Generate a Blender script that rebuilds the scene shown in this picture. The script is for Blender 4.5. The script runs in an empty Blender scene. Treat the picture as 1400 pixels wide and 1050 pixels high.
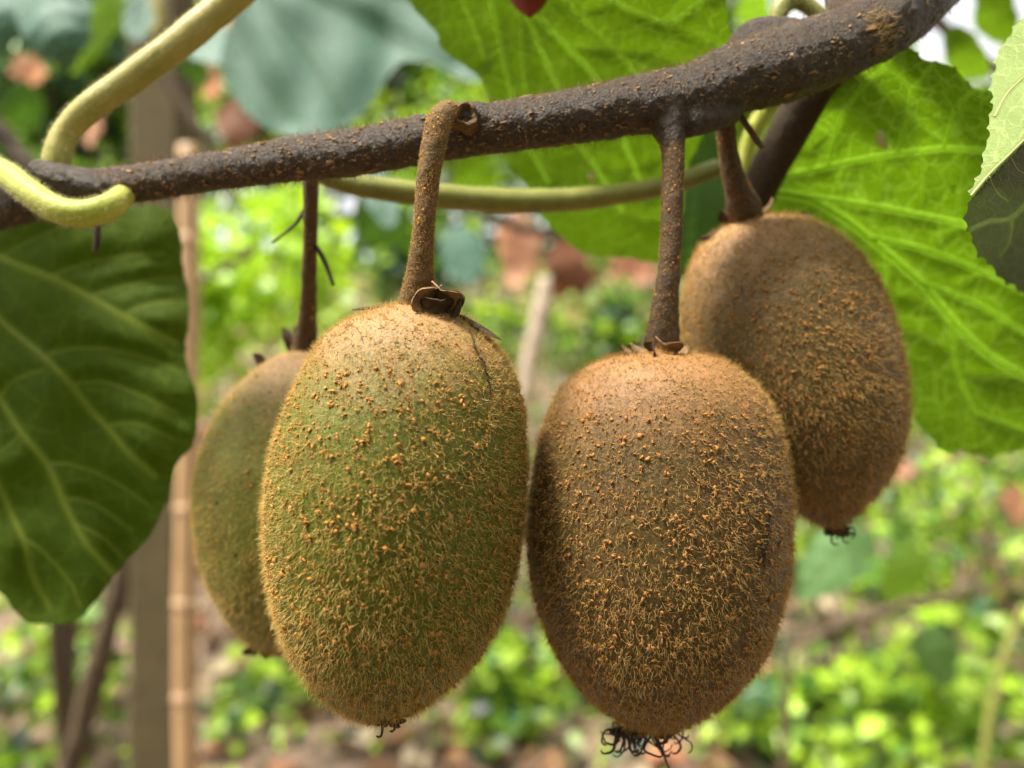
import bpy, math, random
import numpy as np
from mathutils import Vector, noise
from mathutils.geometry import delaunay_2d_cdt
from mathutils.bvhtree import BVHTree

random.seed(7)
rng = np.random.default_rng(7)
sc = bpy.context.scene
COL = sc.collection

# ------------------------------------------------------------------ camera, sky, sun, exposure
CAM_H = 1.2
F = 1011.0                                   # focal length in photo pixels (1400 wide)
cam_d = bpy.data.cameras.new('camera')
cam = bpy.data.objects.new('camera', cam_d)
COL.objects.link(cam)
cam.location = (0, 0, CAM_H)
cam.rotation_euler = (math.radians(90), 0, 0)
cam_d.sensor_width = 36.0
cam_d.lens = 26.0
cam_d.clip_start = 0.005
cam_d.clip_end = 400
cam_d.dof.use_dof = True
cam_d.dof.focus_distance = 0.1115
cam_d.dof.aperture_fstop = 9.4
sc.camera = cam

SUN_EL, SUN_AZ = 64.0, -114.0                 # azimuth from +Y (away from the camera), negative = left
world = bpy.data.worlds.new('World')
sc.world = world
world.use_nodes = True
wn = world.node_tree
bg = wn.nodes['Background']
sky = wn.nodes.new('ShaderNodeTexSky')
sky.sky_type = 'NISHITA'
sky.sun_disc = False
sky.sun_elevation = math.radians(SUN_EL)
sky.sun_rotation = math.radians(SUN_AZ)
sky.air_density = 1.0
sky.dust_density = 3.0
hs = wn.nodes.new('ShaderNodeHueSaturation')
hs.inputs['Saturation'].default_value = 0.08
wn.links.new(sky.outputs[0], hs.inputs['Color'])
wn.links.new(hs.outputs[0], bg.inputs['Color'])
bg.inputs['Strength'].default_value = 0.13

sd = bpy.data.lights.new('sun', 'SUN')
sd.energy = 3.4
sd.angle = math.radians(12)
sd.color = (1.0, 0.95, 0.86)
sun = bpy.data.objects.new('sun', sd)
COL.objects.link(sun)
e, a = math.radians(SUN_EL), math.radians(SUN_AZ)
sdir = Vector((math.sin(a) * math.cos(e), math.cos(a) * math.cos(e), math.sin(e)))
sun.rotation_euler = (-sdir).to_track_quat('-Z', 'Y').to_euler()

sc.view_settings.view_transform = 'Standard'
sc.view_settings.look = 'None'
sc.view_settings.gamma = 1.0
sc.view_settings.use_curve_mapping = False
sc.view_settings.exposure = 1.62
sc.render.engine = 'CYCLES'
sc.cycles.use_denoising = True
sc.cycles.max_bounces = 8
sc.cycles.transparent_max_bounces = 8
sc.cycles.caustics_reflective = False
sc.cycles.caustics_refractive = False
sc.cycles_curves.shape = 'RIBBONS'

# ------------------------------------------------------------------ helpers
def P(px, py, d):
    return Vector((d * (px - 700.0) / F, d, CAM_H - d * (py - 525.0) / F))

def PN(px, py, d):
    px, py, d = np.broadcast_arrays(np.asarray(px, float), np.asarray(py, float), np.asarray(d, float))
    return np.stack([d * (px - 700) / F, d, CAM_H - d * (py - 525) / F], -1)

def tag(o, label=None, cat=None, group=None, kind=None):
    if label: o['label'] = label
    if cat: o['category'] = cat
    if group: o['group'] = group
    if kind: o['kind'] = kind
    return o

def empty(name, loc):
    o = bpy.data.objects.new(name, None)
    o.empty_display_size = 0.01
    o.location = loc
    COL.objects.link(o)
    return o

def origin_of(o):
    v = Vector((0, 0, 0))
    while o is not None:
        v += o.location
        o = o.parent
    return np.array(v)

def mesh_obj(name, verts, faces, m, parent=None, loc=None, smooth=True):
    """verts in world coordinates"""
    verts = np.asarray(verts, float)
    base = origin_of(parent) if parent is not None else np.zeros(3)
    l = np.array(loc) if loc is not None else (base if parent is not None else verts.mean(0))
    me = bpy.data.meshes.new(name)
    v = (verts - l).astype(np.float32)
    if isinstance(faces, np.ndarray):
        k = faces.shape[1]
        me.vertices.add(len(v)); me.vertices.foreach_set('co', v.ravel())
        me.loops.add(faces.size); me.loops.foreach_set('vertex_index', faces.astype(np.int32).ravel())
        me.polygons.add(len(faces))
        me.polygons.foreach_set('loop_start', np.arange(0, faces.size, k, dtype=np.int32))
        me.update(calc_edges=True)
    else:
        me.from_pydata(v.tolist(), [], faces)
    if smooth:
        me.polygons.foreach_set('use_smooth', np.ones(len(me.polygons), bool))
    if m: me.materials.append(m)
    o = bpy.data.objects.new(name, me)
    COL.objects.link(o)
    if parent is not None:
        o.parent = parent
        o.location = l - base
    else:
        o.location = l
    return o

def catmull(pts, n):
    """resample a polyline (any number of columns) with a Catmull-Rom spline, n points, even spacing"""
    p = np.asarray(pts, float)
    if len(p) < 3:
        t = np.linspace(0, 1, n)[:, None]
        return p[0] * (1 - t) + p[-1] * t
    q = np.vstack([2 * p[0] - p[1], p, 2 * p[-1] - p[-2]])
    out = []
    for i in range(1, len(q) - 2):
        t = np.linspace(0, 1, 24, endpoint=False)[:, None]
        a0, a1, a2, a3 = q[i - 1], q[i], q[i + 1], q[i + 2]
        out.append(0.5 * ((2 * a1) + (-a0 + a2) * t + (2 * a0 - 5 * a1 + 4 * a2 - a3) * t ** 2 + (-a0 + 3 * a1 - 3 * a2 + a3) * t ** 3))
    out.append(p[-1:])
    d = np.vstack(out)
    s = np.r_[0, np.cumsum(np.linalg.norm(np.diff(d[:, :2], axis=0), axis=1) + 1e-12)]
    return np.stack([np.interp(np.linspace(0, s[-1], n), s, d[:, k]) for k in range(d.shape[1])], 1)

def catmull_closed(pts, step):
    p = np.asarray(pts, float)
    n = len(p)
    out = []
    for i in range(n):
        a0, a1, a2, a3 = p[i - 1], p[i], p[(i + 1) % n], p[(i + 2) % n]
        t = np.linspace(0, 1, 24, endpoint=False)[:, None]
        out.append(0.5 * ((2 * a1) + (-a0 + a2) * t + (2 * a0 - 5 * a1 + 4 * a2 - a3) * t ** 2 + (-a0 + 3 * a1 - 3 * a2 + a3) * t ** 3))
    d = np.vstack(out + [out[0][:1]])
    s = np.r_[0, np.cumsum(np.linalg.norm(np.diff(d, axis=0), axis=1))]
    m = max(12, int(s[-1] / step))
    u = np.linspace(0, s[-1], m, endpoint=False)
    return np.stack([np.interp(u, s, d[:, k]) for k in range(2)], 1)

def frames(c):
    t = np.gradient(c, axis=0)
    t /= np.linalg.norm(t, axis=1)[:, None] + 1e-12
    up = np.array([0, 1.0, 0.0]) if abs(t[0][1]) < 0.9 else np.array([1.0, 0, 0])
    us, vs = [], []
    u = np.cross(t[0], up); u /= np.linalg.norm(u)
    for k in range(len(c)):
        u = u - t[k] * np.dot(u, t[k]); u /= np.linalg.norm(u) + 1e-12
        us.append(u); vs.append(np.cross(t[k], u))
    return t, np.array(us), np.array(vs)

def tube_geo(c, r, sides=16, bump=0.0, bscale=0.0, seed=0, cap=True):
    """swept tube: c (n,3) world centre line, r (n,) radii. bump = relative radial noise"""
    n = len(c)
    t, u, v = frames(c)
    th = np.linspace(0, 2 * np.pi, sides, endpoint=False)
    ring = np.cos(th)[None, :, None] * u[:, None, :] + np.sin(th)[None, :, None] * v[:, None, :]
    rr = np.repeat(np.asarray(r, float)[:, None], sides, 1)
    if bump:
        pos = c[:, None, :] + ring * rr[..., None]
        nz = np.array([noise.fractal(Vector(q * bscale + seed), 1.0, 2.0, 4) for q in pos.reshape(-1, 3)]).reshape(n, sides)
        rr = rr * (1 + bump * nz)
    verts = (c[:, None, :] + ring * rr[..., None]).reshape(-1, 3)
    i = np.arange(n - 1)[:, None]; j = np.arange(sides)[None, :]
    a0 = i * sides + j; a1 = i * sides + (j + 1) % sides
    faces = np.stack([a0, a1, a1 + sides, a0 + sides], -1).reshape(-1, 4)
    tris = np.concatenate([faces[:, [0, 1, 2]], faces[:, [0, 2, 3]]])
    if cap:
        k = len(verts)
        verts = np.vstack([verts, c[0] - t[0] * r[0] * 0.35, c[-1] + t[-1] * r[-1] * 0.35])
        jj = np.arange(sides)
        c0 = np.stack([np.full(sides, k), (jj + 1) % sides, jj], 1)
        b = (n - 1) * sides
        c1 = np.stack([np.full(sides, k + 1), b + jj, b + (jj + 1) % sides], 1)
        tris = np.concatenate([tris, c0, c1])
    return verts, tris

def px_tube(pts, n, sides=16, **kw):
    """pts rows: px, py, depth, radius in px"""
    q = catmull(pts, n)
    c = PN(q[:, 0], q[:, 1], q[:, 2])
    return (c, q[:, 3] * q[:, 2] / F) + tube_geo(c, q[:, 3] * q[:, 2] / F, sides, **kw)

def ridge_geo(c, r, toward, sides=6):
    """raised half-round rib: open strip along c, bulging towards the viewer side of the blade"""
    t = np.gradient(c, axis=0); t = t / (np.linalg.norm(t, axis=1)[:, None] + 1e-12)
    u = np.cross(t, toward); u = u / (np.linalg.norm(u, axis=1)[:, None] + 1e-12)
    w = np.cross(u, t)
    th = np.linspace(0, np.pi, sides)
    V = c[:, None] + (np.cos(th)[None, :, None] * u[:, None] + (0.75 * np.sin(th) - 0.05)[None, :, None] * w[:, None]) * np.asarray(r)[:, None, None]
    n = len(c); i = np.arange(n - 1)[:, None]; j = np.arange(sides - 1)[None]
    q = i * sides + j
    f = np.stack([q, q + 1, q + sides + 1, q + sides], -1).reshape(-1, 4)
    return V.reshape(-1, 3), f

def join(parts):
    vs, fs, k = [], [], 0
    for v, f in parts:
        vs.append(v); fs.append(np.asarray(f) + k); k += len(v)
    return np.vstack(vs), np.vstack(fs)

def curves_obj(name, pts, rad, m, parent):
    """pts (n, k, 3) world coordinates; rad (n, k)"""
    n, k, _ = pts.shape
    hc = bpy.data.hair_curves.new(name)
    hc.add_curves([k] * n)
    base = origin_of(parent)
    hc.attributes['position'].data.foreach_set('vector', (pts - base).astype(np.float32).ravel())
    ra = hc.attributes.get('radius') or hc.attributes.new('radius', 'FLOAT', 'POINT')
    ra.data.foreach_set('value', rad.astype(np.float32).ravel())
    hc.materials.append(m)
    o = bpy.data.objects.new(name, hc)
    COL.objects.link(o)
    o.parent = parent
    o['kind'] = 'stuff'
    return o

def unit(v):
    return v / (np.linalg.norm(v, axis=-1, keepdims=True) + 1e-12)

# ------------------------------------------------------------------ materials
class NT:
    def __init__(s, name):
        s.m = bpy.data.materials.new(name); s.m.use_nodes = True
        s.t = s.m.node_tree; s.t.nodes.clear()
        s.out = s.t.nodes.new('ShaderNodeOutputMaterial')
    def n(s, kind, props=None, **inp):
        nd = s.t.nodes.new('ShaderNode' + kind)
        for k, v in (props or {}).items(): setattr(nd, k, v)
        for k, v in inp.items():
            k = k.replace('_', ' ')
            s.set(nd.inputs[int(k[1:]) if k[0] == 'i' and k[1:].isdigit() else k], v)
        return nd
    def set(s, sock, v):
        if isinstance(v, bpy.types.Node): v = v.outputs[0]
        if isinstance(v, bpy.types.NodeSocket): s.t.links.new(v, sock)
        elif sock.type == 'RGBA' and len(v) == 3: sock.default_value = (*v, 1)
        else: sock.default_value = v
    def mix(s, f, a, b, mode='MIX'):
        nd = s.t.nodes.new('ShaderNodeMix'); nd.data_type = 'RGBA'; nd.blend_type = mode
        s.set(nd.inputs[0], f); s.set(nd.inputs[6], a); s.set(nd.inputs[7], b)
        return nd.outputs[2]
    def ramp(s, f, lo, hi):
        nd = s.t.nodes.new('ShaderNodeMapRange'); nd.clamp = True
        s.set(nd.inputs[0], f); nd.inputs[1].default_value = lo; nd.inputs[2].default_value = hi
        return nd.outputs[0]
    def math(s, op, a, b=0.0):
        nd = s.t.nodes.new('ShaderNodeMath'); nd.operation = op
        s.set(nd.inputs[0], a); s.set(nd.inputs[1], b)
        return nd.outputs[0]
    def noise(s, vec, scale, detail=4.0, rough=0.55):
        return s.n('TexNoise', Vector=vec, Scale=scale, Detail=detail, Roughness=rough).outputs[0]
    def done(s, sh):
        s.set(s.out.inputs[0], sh); return s.m

def mat_skin(name, green, brown, top, amount):
    b = NT(name)
    co = b.n('TexCoord').outputs['Object']
    mm = b.n('VectorMath', {'operation': 'SCALE'}, i0=co, Scale=1000.0).outputs[0]
    big = b.noise(mm, 0.07, 4)
    h = b.n('Attribute', {'attribute_name': 'height_along'}).outputs['Fac']
    f = b.math('ADD', b.math('MULTIPLY', b.math('SUBTRACT', big, 0.5), 1.6), amount)
    c = b.mix(b.ramp(f, 0.0, 1.0), green, brown)
    tf = b.math('ADD', h, b.math('MULTIPLY', b.math('SUBTRACT', b.noise(mm, 0.25, 5), 0.5), 0.30))
    c = b.mix(b.ramp(tf, 0.26, 0.03), c, top)
    fine = b.noise(mm, 1.6, 6, 0.7)
    c = b.mix(b.ramp(fine, 0.48, 0.75), c, b.mix(0.6, c, (0.34, 0.16, 0.05)))
    dk = b.noise(mm, 2.3, 3, 0.6)
    c = b.mix(b.ramp(dk, 0.54, 0.68), c, (0.028, 0.018, 0.007))
    bp = b.n('Bump', Strength=0.55, Distance=0.0006, Height=b.noise(mm, 1.1, 6, 0.65))
    p = b.n('BsdfPrincipled', Base_Color=c, Roughness=0.50, Normal=bp)
    p.inputs['Specular IOR Level'].default_value = 0.22
    return b.done(p)

def mat_hair(name, c0, c1, trans=0.4):
    b = NT(name)
    r = b.n('HairInfo').outputs['Random']
    c = b.mix(r, c0, c1)
    d = b.n('BsdfPrincipled', Base_Color=c, Roughness=0.5)
    d.inputs['Specular IOR Level'].default_value = 0.12
    t = b.n('BsdfTranslucent', Color=c)
    return b.done(b.n('MixShader', i0=trans, i1=d, i2=t))

def mat_plain(name, c0, c1, scale, rough=0.7, bump=0.3, dist=0.0004, spec=0.3, speck=None, trans=0.0):
    """two-tone mottled surface; scale in 1/mm"""
    b = NT(name)
    mm = b.n('VectorMath', {'operation': 'SCALE'}, i0=b.n('TexCoord').outputs['Object'], Scale=1000.0).outputs[0]
    n1 = b.noise(mm, scale, 6, 0.65)
    c = b.mix(b.ramp(n1, 0.3, 0.7), c0, c1)
    if speck:
        c = b.mix(b.ramp(b.noise(mm, scale * 3.1, 3, 0.6), 0.60, 0.70), c, speck)
    bp = b.n('Bump', Strength=bump, Distance=dist, Height=b.noise(mm, scale * 2.5, 5, 0.6))
    p = b.n('BsdfPrincipled', Base_Color=c, Roughness=rough, Normal=bp)
    p.inputs['Specular IOR Level'].default_value = spec
    if trans:
        return b.done(b.n('MixShader', i0=trans, i1=p, i2=b.n('BsdfTranslucent', Color=c)))
    return b.done(p)

def mat_leaf(name, base, veinc, tcol, trans=0.5, rough=0.45, spec=0.4, net=1.0, netscale=0.22, fuzz=None, sheen=0.0, vt=0.62):
    b = NT(name)
    uv = b.n('TexCoord').outputs['UV']                        # leaf coordinates in millimetres
    vd = b.n('Attribute', {'attribute_name': 'vein'}).outputs['Fac']
    warp = b.n('TexNoise', Vector=uv, Scale=0.35, Detail=2.0).outputs['Color']
    wv = b.n('VectorMath', {'operation': 'MULTIPLY_ADD'}, i0=warp, i1=(2.2, 2.2, 0), i2=uv).outputs[0]
    v1 = b.n('TexVoronoi', {'feature': 'DISTANCE_TO_EDGE'}, Vector=wv, Scale=netscale).outputs[0]
    v2 = b.n('TexVoronoi', {'feature': 'DISTANCE_TO_EDGE'}, Vector=wv, Scale=netscale * 3.4).outputs[0]
    e1 = b.ramp(v1, 0.07, 0.0); e2 = b.ramp(v2, 0.10, 0.0)
    en = b.math('MULTIPLY', b.math('ADD', b.math('MULTIPLY', e1, 0.55), b.math('MULTIPLY', e2, 0.28)), net)
    f = b.math('MAXIMUM', b.math('MULTIPLY', vd, 0.75), en)
    mot = b.ramp(b.noise(uv, 0.09, 5, 0.6), 0.3, 0.75)
    b0 = b.mix(mot, base, tuple(x * 0.72 for x in base))
    c = b.mix(f, b0, veinc)
    t0 = b.mix(mot, tcol, tuple(x * 0.78 for x in tcol))
    tc = b.mix(b.math('MULTIPLY', en, 0.7), t0, tuple(min(1, x * 1.5 + 0.02) for x in tcol))
    tc = b.mix(b.ramp(vd, 0.15, 0.8), tc, tuple(min(1, x * 1.9 + 0.02) for x in tcol))
    hgt = b.math('ADD', b.math('MULTIPLY', en, -0.7), b.noise(uv, 0.5, 4, 0.6))
    bp = b.n('Bump', Strength=0.5, Distance=0.0007, Height=hgt)
    p = b.n('BsdfPrincipled', Base_Color=c, Roughness=rough, Normal=bp)
    p.inputs['Specular IOR Level'].default_value = spec
    if sheen:
        p.inputs['Sheen Weight'].default_value = sheen
        p.inputs['Sheen Roughness'].default_value = 0.4
    t = b.n('BsdfTranslucent', Color=tc, Normal=bp)
    return b.done(b.n('MixShader', i0=b.math('ADD', b.math('MULTIPLY', b.ramp(vd, 0.15, 0.8), vt - trans), trans), i1=p, i2=t))

def mat_attr(name, rough=0.55, trans=0.3, spec=0.3, gain=1.0):
    """colour comes from the per-leaf attribute 'tint' (each leaf has its own colour)"""
    b = NT(name)
    c = b.n('Attribute', {'attribute_name': 'tint'}).outputs['Color']
    p = b.n('BsdfPrincipled', Base_Color=c, Roughness=rough)
    p.inputs['Specular IOR Level'].default_value = spec
    tc = b.mix(1.0, c, (1.5, 1.5, 0.7), 'MULTIPLY')
    return b.done(b.n('MixShader', i0=trans, i1=p, i2=b.n('BsdfTranslucent', Color=tc)))

M = {}
M['skin_green'] = mat_skin('green_kiwi_skin', (0.090, 0.108, 0.007), (0.115, 0.085, 0.016), (0.330, 0.185, 0.080), 0.08)
M['skin_brown'] = mat_skin('brown_kiwi_skin', (0.066, 0.052, 0.012), (0.086, 0.050, 0.018), (0.290, 0.145, 0.056), 0.58)
M['skin_tan'] = mat_skin('tan_kiwi_skin', (0.085, 0.068, 0.020), (0.125, 0.078, 0.030), (0.370, 0.210, 0.095), 0.6)
M['skin_olive'] = mat_skin('olive_kiwi_skin', (0.125, 0.140, 0.016), (0.160, 0.130, 0.028), (0.340, 0.200, 0.090), 0.25)
M['hair_gold'] = mat_hair('golden_fuzz', (0.38, 0.24, 0.038), (0.82, 0.62, 0.22))
M['hair_brown'] = mat_hair('brown_fuzz', (0.28, 0.155, 0.034), (0.70, 0.47, 0.17))
M['hair_bark'] = mat_hair('bark_fuzz', (0.07, 0.038, 0.018), (0.34, 0.20, 0.09), 0.3)
M['hair_shoot'] = mat_hair('shoot_fuzz', (0.55, 0.50, 0.22), (0.75, 0.70, 0.45), 0.5)
M['tuft'] = mat_plain('orange_tuft', (0.56, 0.27, 0.060), (0.38, 0.155, 0.035), 3.0, 0.8, 0.4, 0.0002, 0.15)
M['tuft_brown'] = mat_plain('rusty_tuft', (0.46, 0.20, 0.050), (0.27, 0.105, 0.028), 3.0, 0.8, 0.4, 0.0002, 0.15)
M['bark'] = mat_plain('vine_bark', (0.022, 0.012, 0.004), (0.070, 0.041, 0.015), 1.1, 0.42, 0.9, 0.0008, 0.42, (0.20, 0.105, 0.04))
M['bark_dark'] = mat_plain('dark_bark', (0.036, 0.025, 0.014), (0.080, 0.055, 0.032), 0.9, 0.7, 0.9, 0.0008, 0.15)
M['lenticel'] = mat_plain('lenticel_cork', (0.32, 0.20, 0.095), (0.22, 0.125, 0.055), 2.0, 0.8, 0.4, 0.0002, 0.2)
M['stalk_tan'] = mat_plain('tan_stalk_bark', (0.20, 0.122, 0.048), (0.085, 0.048, 0.020), 0.9, 0.75, 0.9, 0.0007, 0.2, (0.36, 0.20, 0.06))
M['stalk_brown'] = mat_plain('brown_stalk_bark', (0.125, 0.078, 0.042), (0.070, 0.042, 0.024), 0.8, 0.7, 0.8, 0.0006, 0.25, (0.26, 0.13, 0.05))
M['sepal'] = mat_plain('dry_sepal', (0.34, 0.21, 0.10), (0.13, 0.075, 0.036), 0.7, 0.8, 0.8, 0.0006, 0.2)
M['sepal_dark'] = mat_plain('dark_dry_sepal', (0.085, 0.055, 0.030), (0.035, 0.022, 0.014), 0.9, 0.8, 0.8, 0.0005, 0.2)
M['black_style'] = mat_plain('black_dried_style', (0.050, 0.030, 0.019), (0.018, 0.011, 0.008), 1.2, 0.6, 0.4, 0.0003, 0.35)
M['crack'] = mat_plain('corky_skin_crack', (0.060, 0.032, 0.014), (0.020, 0.012, 0.007), 1.5, 0.85, 0.6, 0.0003, 0.15)
M['shoot'] = mat_plain('yellow_green_shoot', (0.52, 0.50, 0.11), (0.36, 0.41, 0.05), 0.16, 0.55, 0.5, 0.0005, 0.35, trans=0.22)
M['petiole'] = mat_plain('olive_petiole', (0.42, 0.34, 0.10), (0.30, 0.28, 0.055), 0.16, 0.55, 0.5, 0.0005, 0.35, trans=0.15)
M['petiole_dim'] = mat_plain('olive_green_petiole', (0.26, 0.27, 0.060), (0.20, 0.20, 0.045), 0.12, 0.5, 0.25, 0.0003, 0.35, trans=0.15)
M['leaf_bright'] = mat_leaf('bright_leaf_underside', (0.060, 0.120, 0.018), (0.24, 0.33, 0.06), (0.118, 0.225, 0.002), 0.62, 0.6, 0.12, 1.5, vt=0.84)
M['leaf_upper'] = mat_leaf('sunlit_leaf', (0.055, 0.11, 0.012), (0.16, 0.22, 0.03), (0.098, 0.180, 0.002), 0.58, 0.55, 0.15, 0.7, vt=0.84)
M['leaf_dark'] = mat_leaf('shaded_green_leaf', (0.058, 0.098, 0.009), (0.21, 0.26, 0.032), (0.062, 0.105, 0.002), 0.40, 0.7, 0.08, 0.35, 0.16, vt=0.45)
M['leaf_pale'] = mat_leaf('pale_felted_leaf', (0.22, 0.29, 0.085), (0.36, 0.42, 0.14), (0.12, 0.20, 0.02), 0.25, 0.75, 0.15, 0.8, 0.5, sheen=0.3)
M['leaf_shade'] = mat_leaf('pale_leaf_painted_shade', (0.042, 0.075, 0.010), (0.12, 0.16, 0.035), (0.04, 0.07, 0.004), 0.2, 0.6, 0.2, 0.7, 0.5)
M['leaf_teal'] = mat_leaf('glossy_teal_leaf', (0.055, 0.140, 0.085), (0.11, 0.20, 0.14), (0.05, 0.12, 0.02), 0.2, 0.5, 0.3, 1.0)
M['leaf_deep'] = mat_leaf('deep_green_leaf', (0.035, 0.075, 0.020), (0.10, 0.15, 0.04), (0.06, 0.15, 0.006), 0.3, 0.5, 0.35, 0.4)
M['leaf_mid'] = mat_leaf('soft_green_leaf', (0.10, 0.20, 0.060), (0.15, 0.24, 0.09), (0.16, 0.32, 0.03), 0.35, 0.6, 0.3, 0.4)
M['leaf_lime'] = mat_leaf('lime_leaf', (0.14, 0.24, 0.03), (0.24, 0.33, 0.08), (0.30, 0.55, 0.02), 0.5, 0.5, 0.3, 0.4)
M['leaf_orange'] = mat_leaf('dry_orange_leaf', (0.68, 0.36, 0.23), (0.58, 0.29, 0.17), (0.62, 0.30, 0.16), 0.45, 0.7, 0.2, 0.4)
M['leaf_rust'] = mat_leaf('dry_brown_leaf', (0.16, 0.065, 0.030), (0.12, 0.05, 0.025), (0.20, 0.07, 0.02), 0.25, 0.7, 0.2, 0.4)
M['leaf_spot'] = mat_plain('dead_leaf_spot', (0.90, 0.80, 0.70), (0.66, 0.48, 0.32), 0.5, 0.8, 0.3, 0.0002, 0.2, trans=0.6)
M['red_bud'] = mat_plain('red_dry_bud', (0.22, 0.035, 0.022), (0.13, 0.020, 0.014), 0.3, 0.55, 0.3, 0.0003, 0.35)
M['post'] = mat_plain('weathered_post', (0.100, 0.078, 0.036), (0.072, 0.056, 0.027), 0.02, 0.85, 0.4, 0.003, 0.2)
M['cane'] = mat_plain('bamboo_cane', (0.46, 0.29, 0.14), (0.34, 0.21, 0.10), 0.02, 0.5, 0.2, 0.002, 0.35)
M['cane_node'] = mat_plain('bamboo_joint', (0.48, 0.31, 0.17), (0.38, 0.24, 0.13), 0.05, 0.6, 0.2, 0.002, 0.3)
M['stick'] = mat_plain('brown_stick', (0.105, 0.075, 0.040), (0.060, 0.043, 0.026), 0.03, 0.8, 0.5, 0.003, 0.2)
M['stick_pale'] = mat_plain('pale_stick', (0.50, 0.40, 0.30), (0.36, 0.28, 0.2), 0.03, 0.8, 0.5, 0.003, 0.2)
M['foliage'] = mat_attr('weed_foliage', 0.40, 0.35, 0.45)
M['litter'] = mat_attr('dry_litter', 0.8, 0.15, 0.15)

# ------------------------------------------------------------------ ground
def ground_z(x, y):
    x = np.asarray(x, float); y = np.asarray(y, float)
    t = np.clip(y - 2.1, 0, None)
    rise = 0.36 * (np.sqrt(t * t + 0.16) - 0.4)
    rise = np.where(t > 10, 0.36 * (np.sqrt(100.16) - 0.4) + (t - 10) * 0.05, rise)
    return rise + 0.03 * np.sin(x * 2.1 + y) + 0.02 * np.sin(3.7 * y - x) + 0.015 * np.sin(9 * x + 5 * y)

gx = np.concatenate([np.linspace(-60, -10, 12), np.linspace(-9.5, 9.5, 110), np.linspace(10, 60, 12)])
gy = np.concatenate([np.linspace(-20, -1.2, 8), np.linspace(-1, 13, 120), np.linspace(14, 120, 14)])
X, Y = np.meshgrid(gx, gy)
gv = np.stack([X, Y, ground_z(X, Y)], -1).reshape(-1, 3)
nx = len(gx)
ii, jj = np.meshgrid(np.arange(len(gy) - 1), np.arange(nx - 1), indexing='ij')
q = (ii * nx + jj).ravel()
gf = np.stack([q, q + 1, q + nx + 1, q + nx], 1)
b = NT('soil')
co = b.n('TexCoord').outputs['Object']
c = b.mix(b.ramp(b.noise(co, 1.3, 5), 0.35, 0.65), (0.12, 0.070, 0.045), (0.24, 0.17, 0.11))
c = b.mix(b.ramp(b.noise(co, 14, 6, 0.7), 0.45, 0.7), c, (0.09, 0.055, 0.035))
bp = b.n('Bump', Strength=0.8, Distance=0.03, Height=b.noise(co, 18, 6, 0.65))
M['soil'] = b.done(b.n('BsdfPrincipled', Base_Color=c, Roughness=0.95, Normal=bp))
ground = mesh_obj('ground', gv, gf, M['soil'], loc=(0, 0, 0))
ground['kind'] = 'structure'

# ------------------------------------------------------------------ leafy clusters (many small leaves in one mesh)
def leaf_cloud(name, pos, size, tint, m, parent=None, upbias=0.6, loc=None):
    """each leaf: a folded pointed blade of 4 triangles; pos (n,3), size (n,), tint (n,3)"""
    n = len(pos)
    nrm = rng.normal(size=(n, 3)); nrm[:, 2] = np.abs(nrm[:, 2]) + upbias; nrm = unit(nrm)
    d = unit(np.cross(nrm, rng.normal(size=(n, 3))))
    s = np.cross(nrm, d)
    wid = rng.uniform(0.3, 0.48, n)[:, None] * size[:, None]
    L = size[:, None]
    fold = rng.uniform(0.05, 0.25, n)[:, None] * L
    v = np.stack([pos - d * L * 0.5, pos - d * L * 0.08 + s * wid + nrm * fold, pos + d * L * 0.12 , pos - d * L * 0.08 - s * wid + nrm * fold,
                  pos + d * L * 0.5 - nrm * fold * 0.6], 1).reshape(-1, 3)
    k = (np.arange(n) * 5)[:, None]
    f = np.concatenate([k + [0, 1, 2], k + [2, 1, 4], k + [0, 2, 3], k + [3, 2, 4]], 1).reshape(-1, 3)
    o = mesh_obj(name, v, f, m, parent, loc=loc, smooth=False)
    at = o.data.color_attributes.new('tint', 'FLOAT_COLOR', 'POINT')
    cc = np.ones((n * 5, 4), np.float32); cc[:, :3] = np.repeat(tint, 5, 0)
    at.data.foreach_set('color', cc.ravel())
    return o

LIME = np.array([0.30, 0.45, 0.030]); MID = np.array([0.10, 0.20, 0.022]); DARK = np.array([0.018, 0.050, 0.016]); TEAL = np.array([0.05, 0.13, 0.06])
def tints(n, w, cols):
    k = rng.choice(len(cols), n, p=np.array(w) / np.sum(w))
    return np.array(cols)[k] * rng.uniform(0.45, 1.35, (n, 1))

def patch(x, y, sc_=0.8, seed=0.0):
    return np.array([noise.noise(Vector((p * sc_ + seed, q * sc_, seed))) for p, q in zip(x, y)])

# weeds: a fan of ground in view, denser on the right of the picture
n = 48000
yy = np.sqrt(rng.uniform(1.7 ** 2, 10.5 ** 2, n)); xx = rng.uniform(-0.82, 0.82, n) * yy
pn = patch(xx, yy, 0.9, 3.1)
keep = rng.uniform(size=n) < np.clip(0.42 + 1.6 * pn + 0.9 * xx / yy, 0.05, 1.0)
xx, yy, pn = xx[keep], yy[keep], pn[keep]
n = len(xx)
hh = rng.uniform(0.01, 0.26, n) ** 1.0 * (0.6 + 0.6 * np.clip(pn + 0.3, 0, 1))
tn = tints(n, [0.40, 0.28, 0.22, 0.10], [LIME, MID, DARK, TEAL]) * (0.75 + 0.9 * np.clip(pn + 0.15, 0, 0.6))[:, None]
tag(leaf_cloud('weeds', np.stack([xx, yy, ground_z(xx, yy) + hh], 1), rng.uniform(0.03, 0.085, n), tn, M['foliage']),
    'low bright green weeds covering the orchard floor', 'weeds', kind='stuff')
n = 7000
yy = np.sqrt(rng.uniform(1.7 ** 2, 11 ** 2, n)); xx = rng.uniform(-0.82, 0.82, n) * yy
tl = tints(n, [0.28, 0.35, 0.15, 0.22], [np.array([0.46, 0.36, 0.23]), np.array([0.22, 0.12, 0.06]), np.array([0.44, 0.20, 0.11]), np.array([0.07, 0.035, 0.02])])
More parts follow.
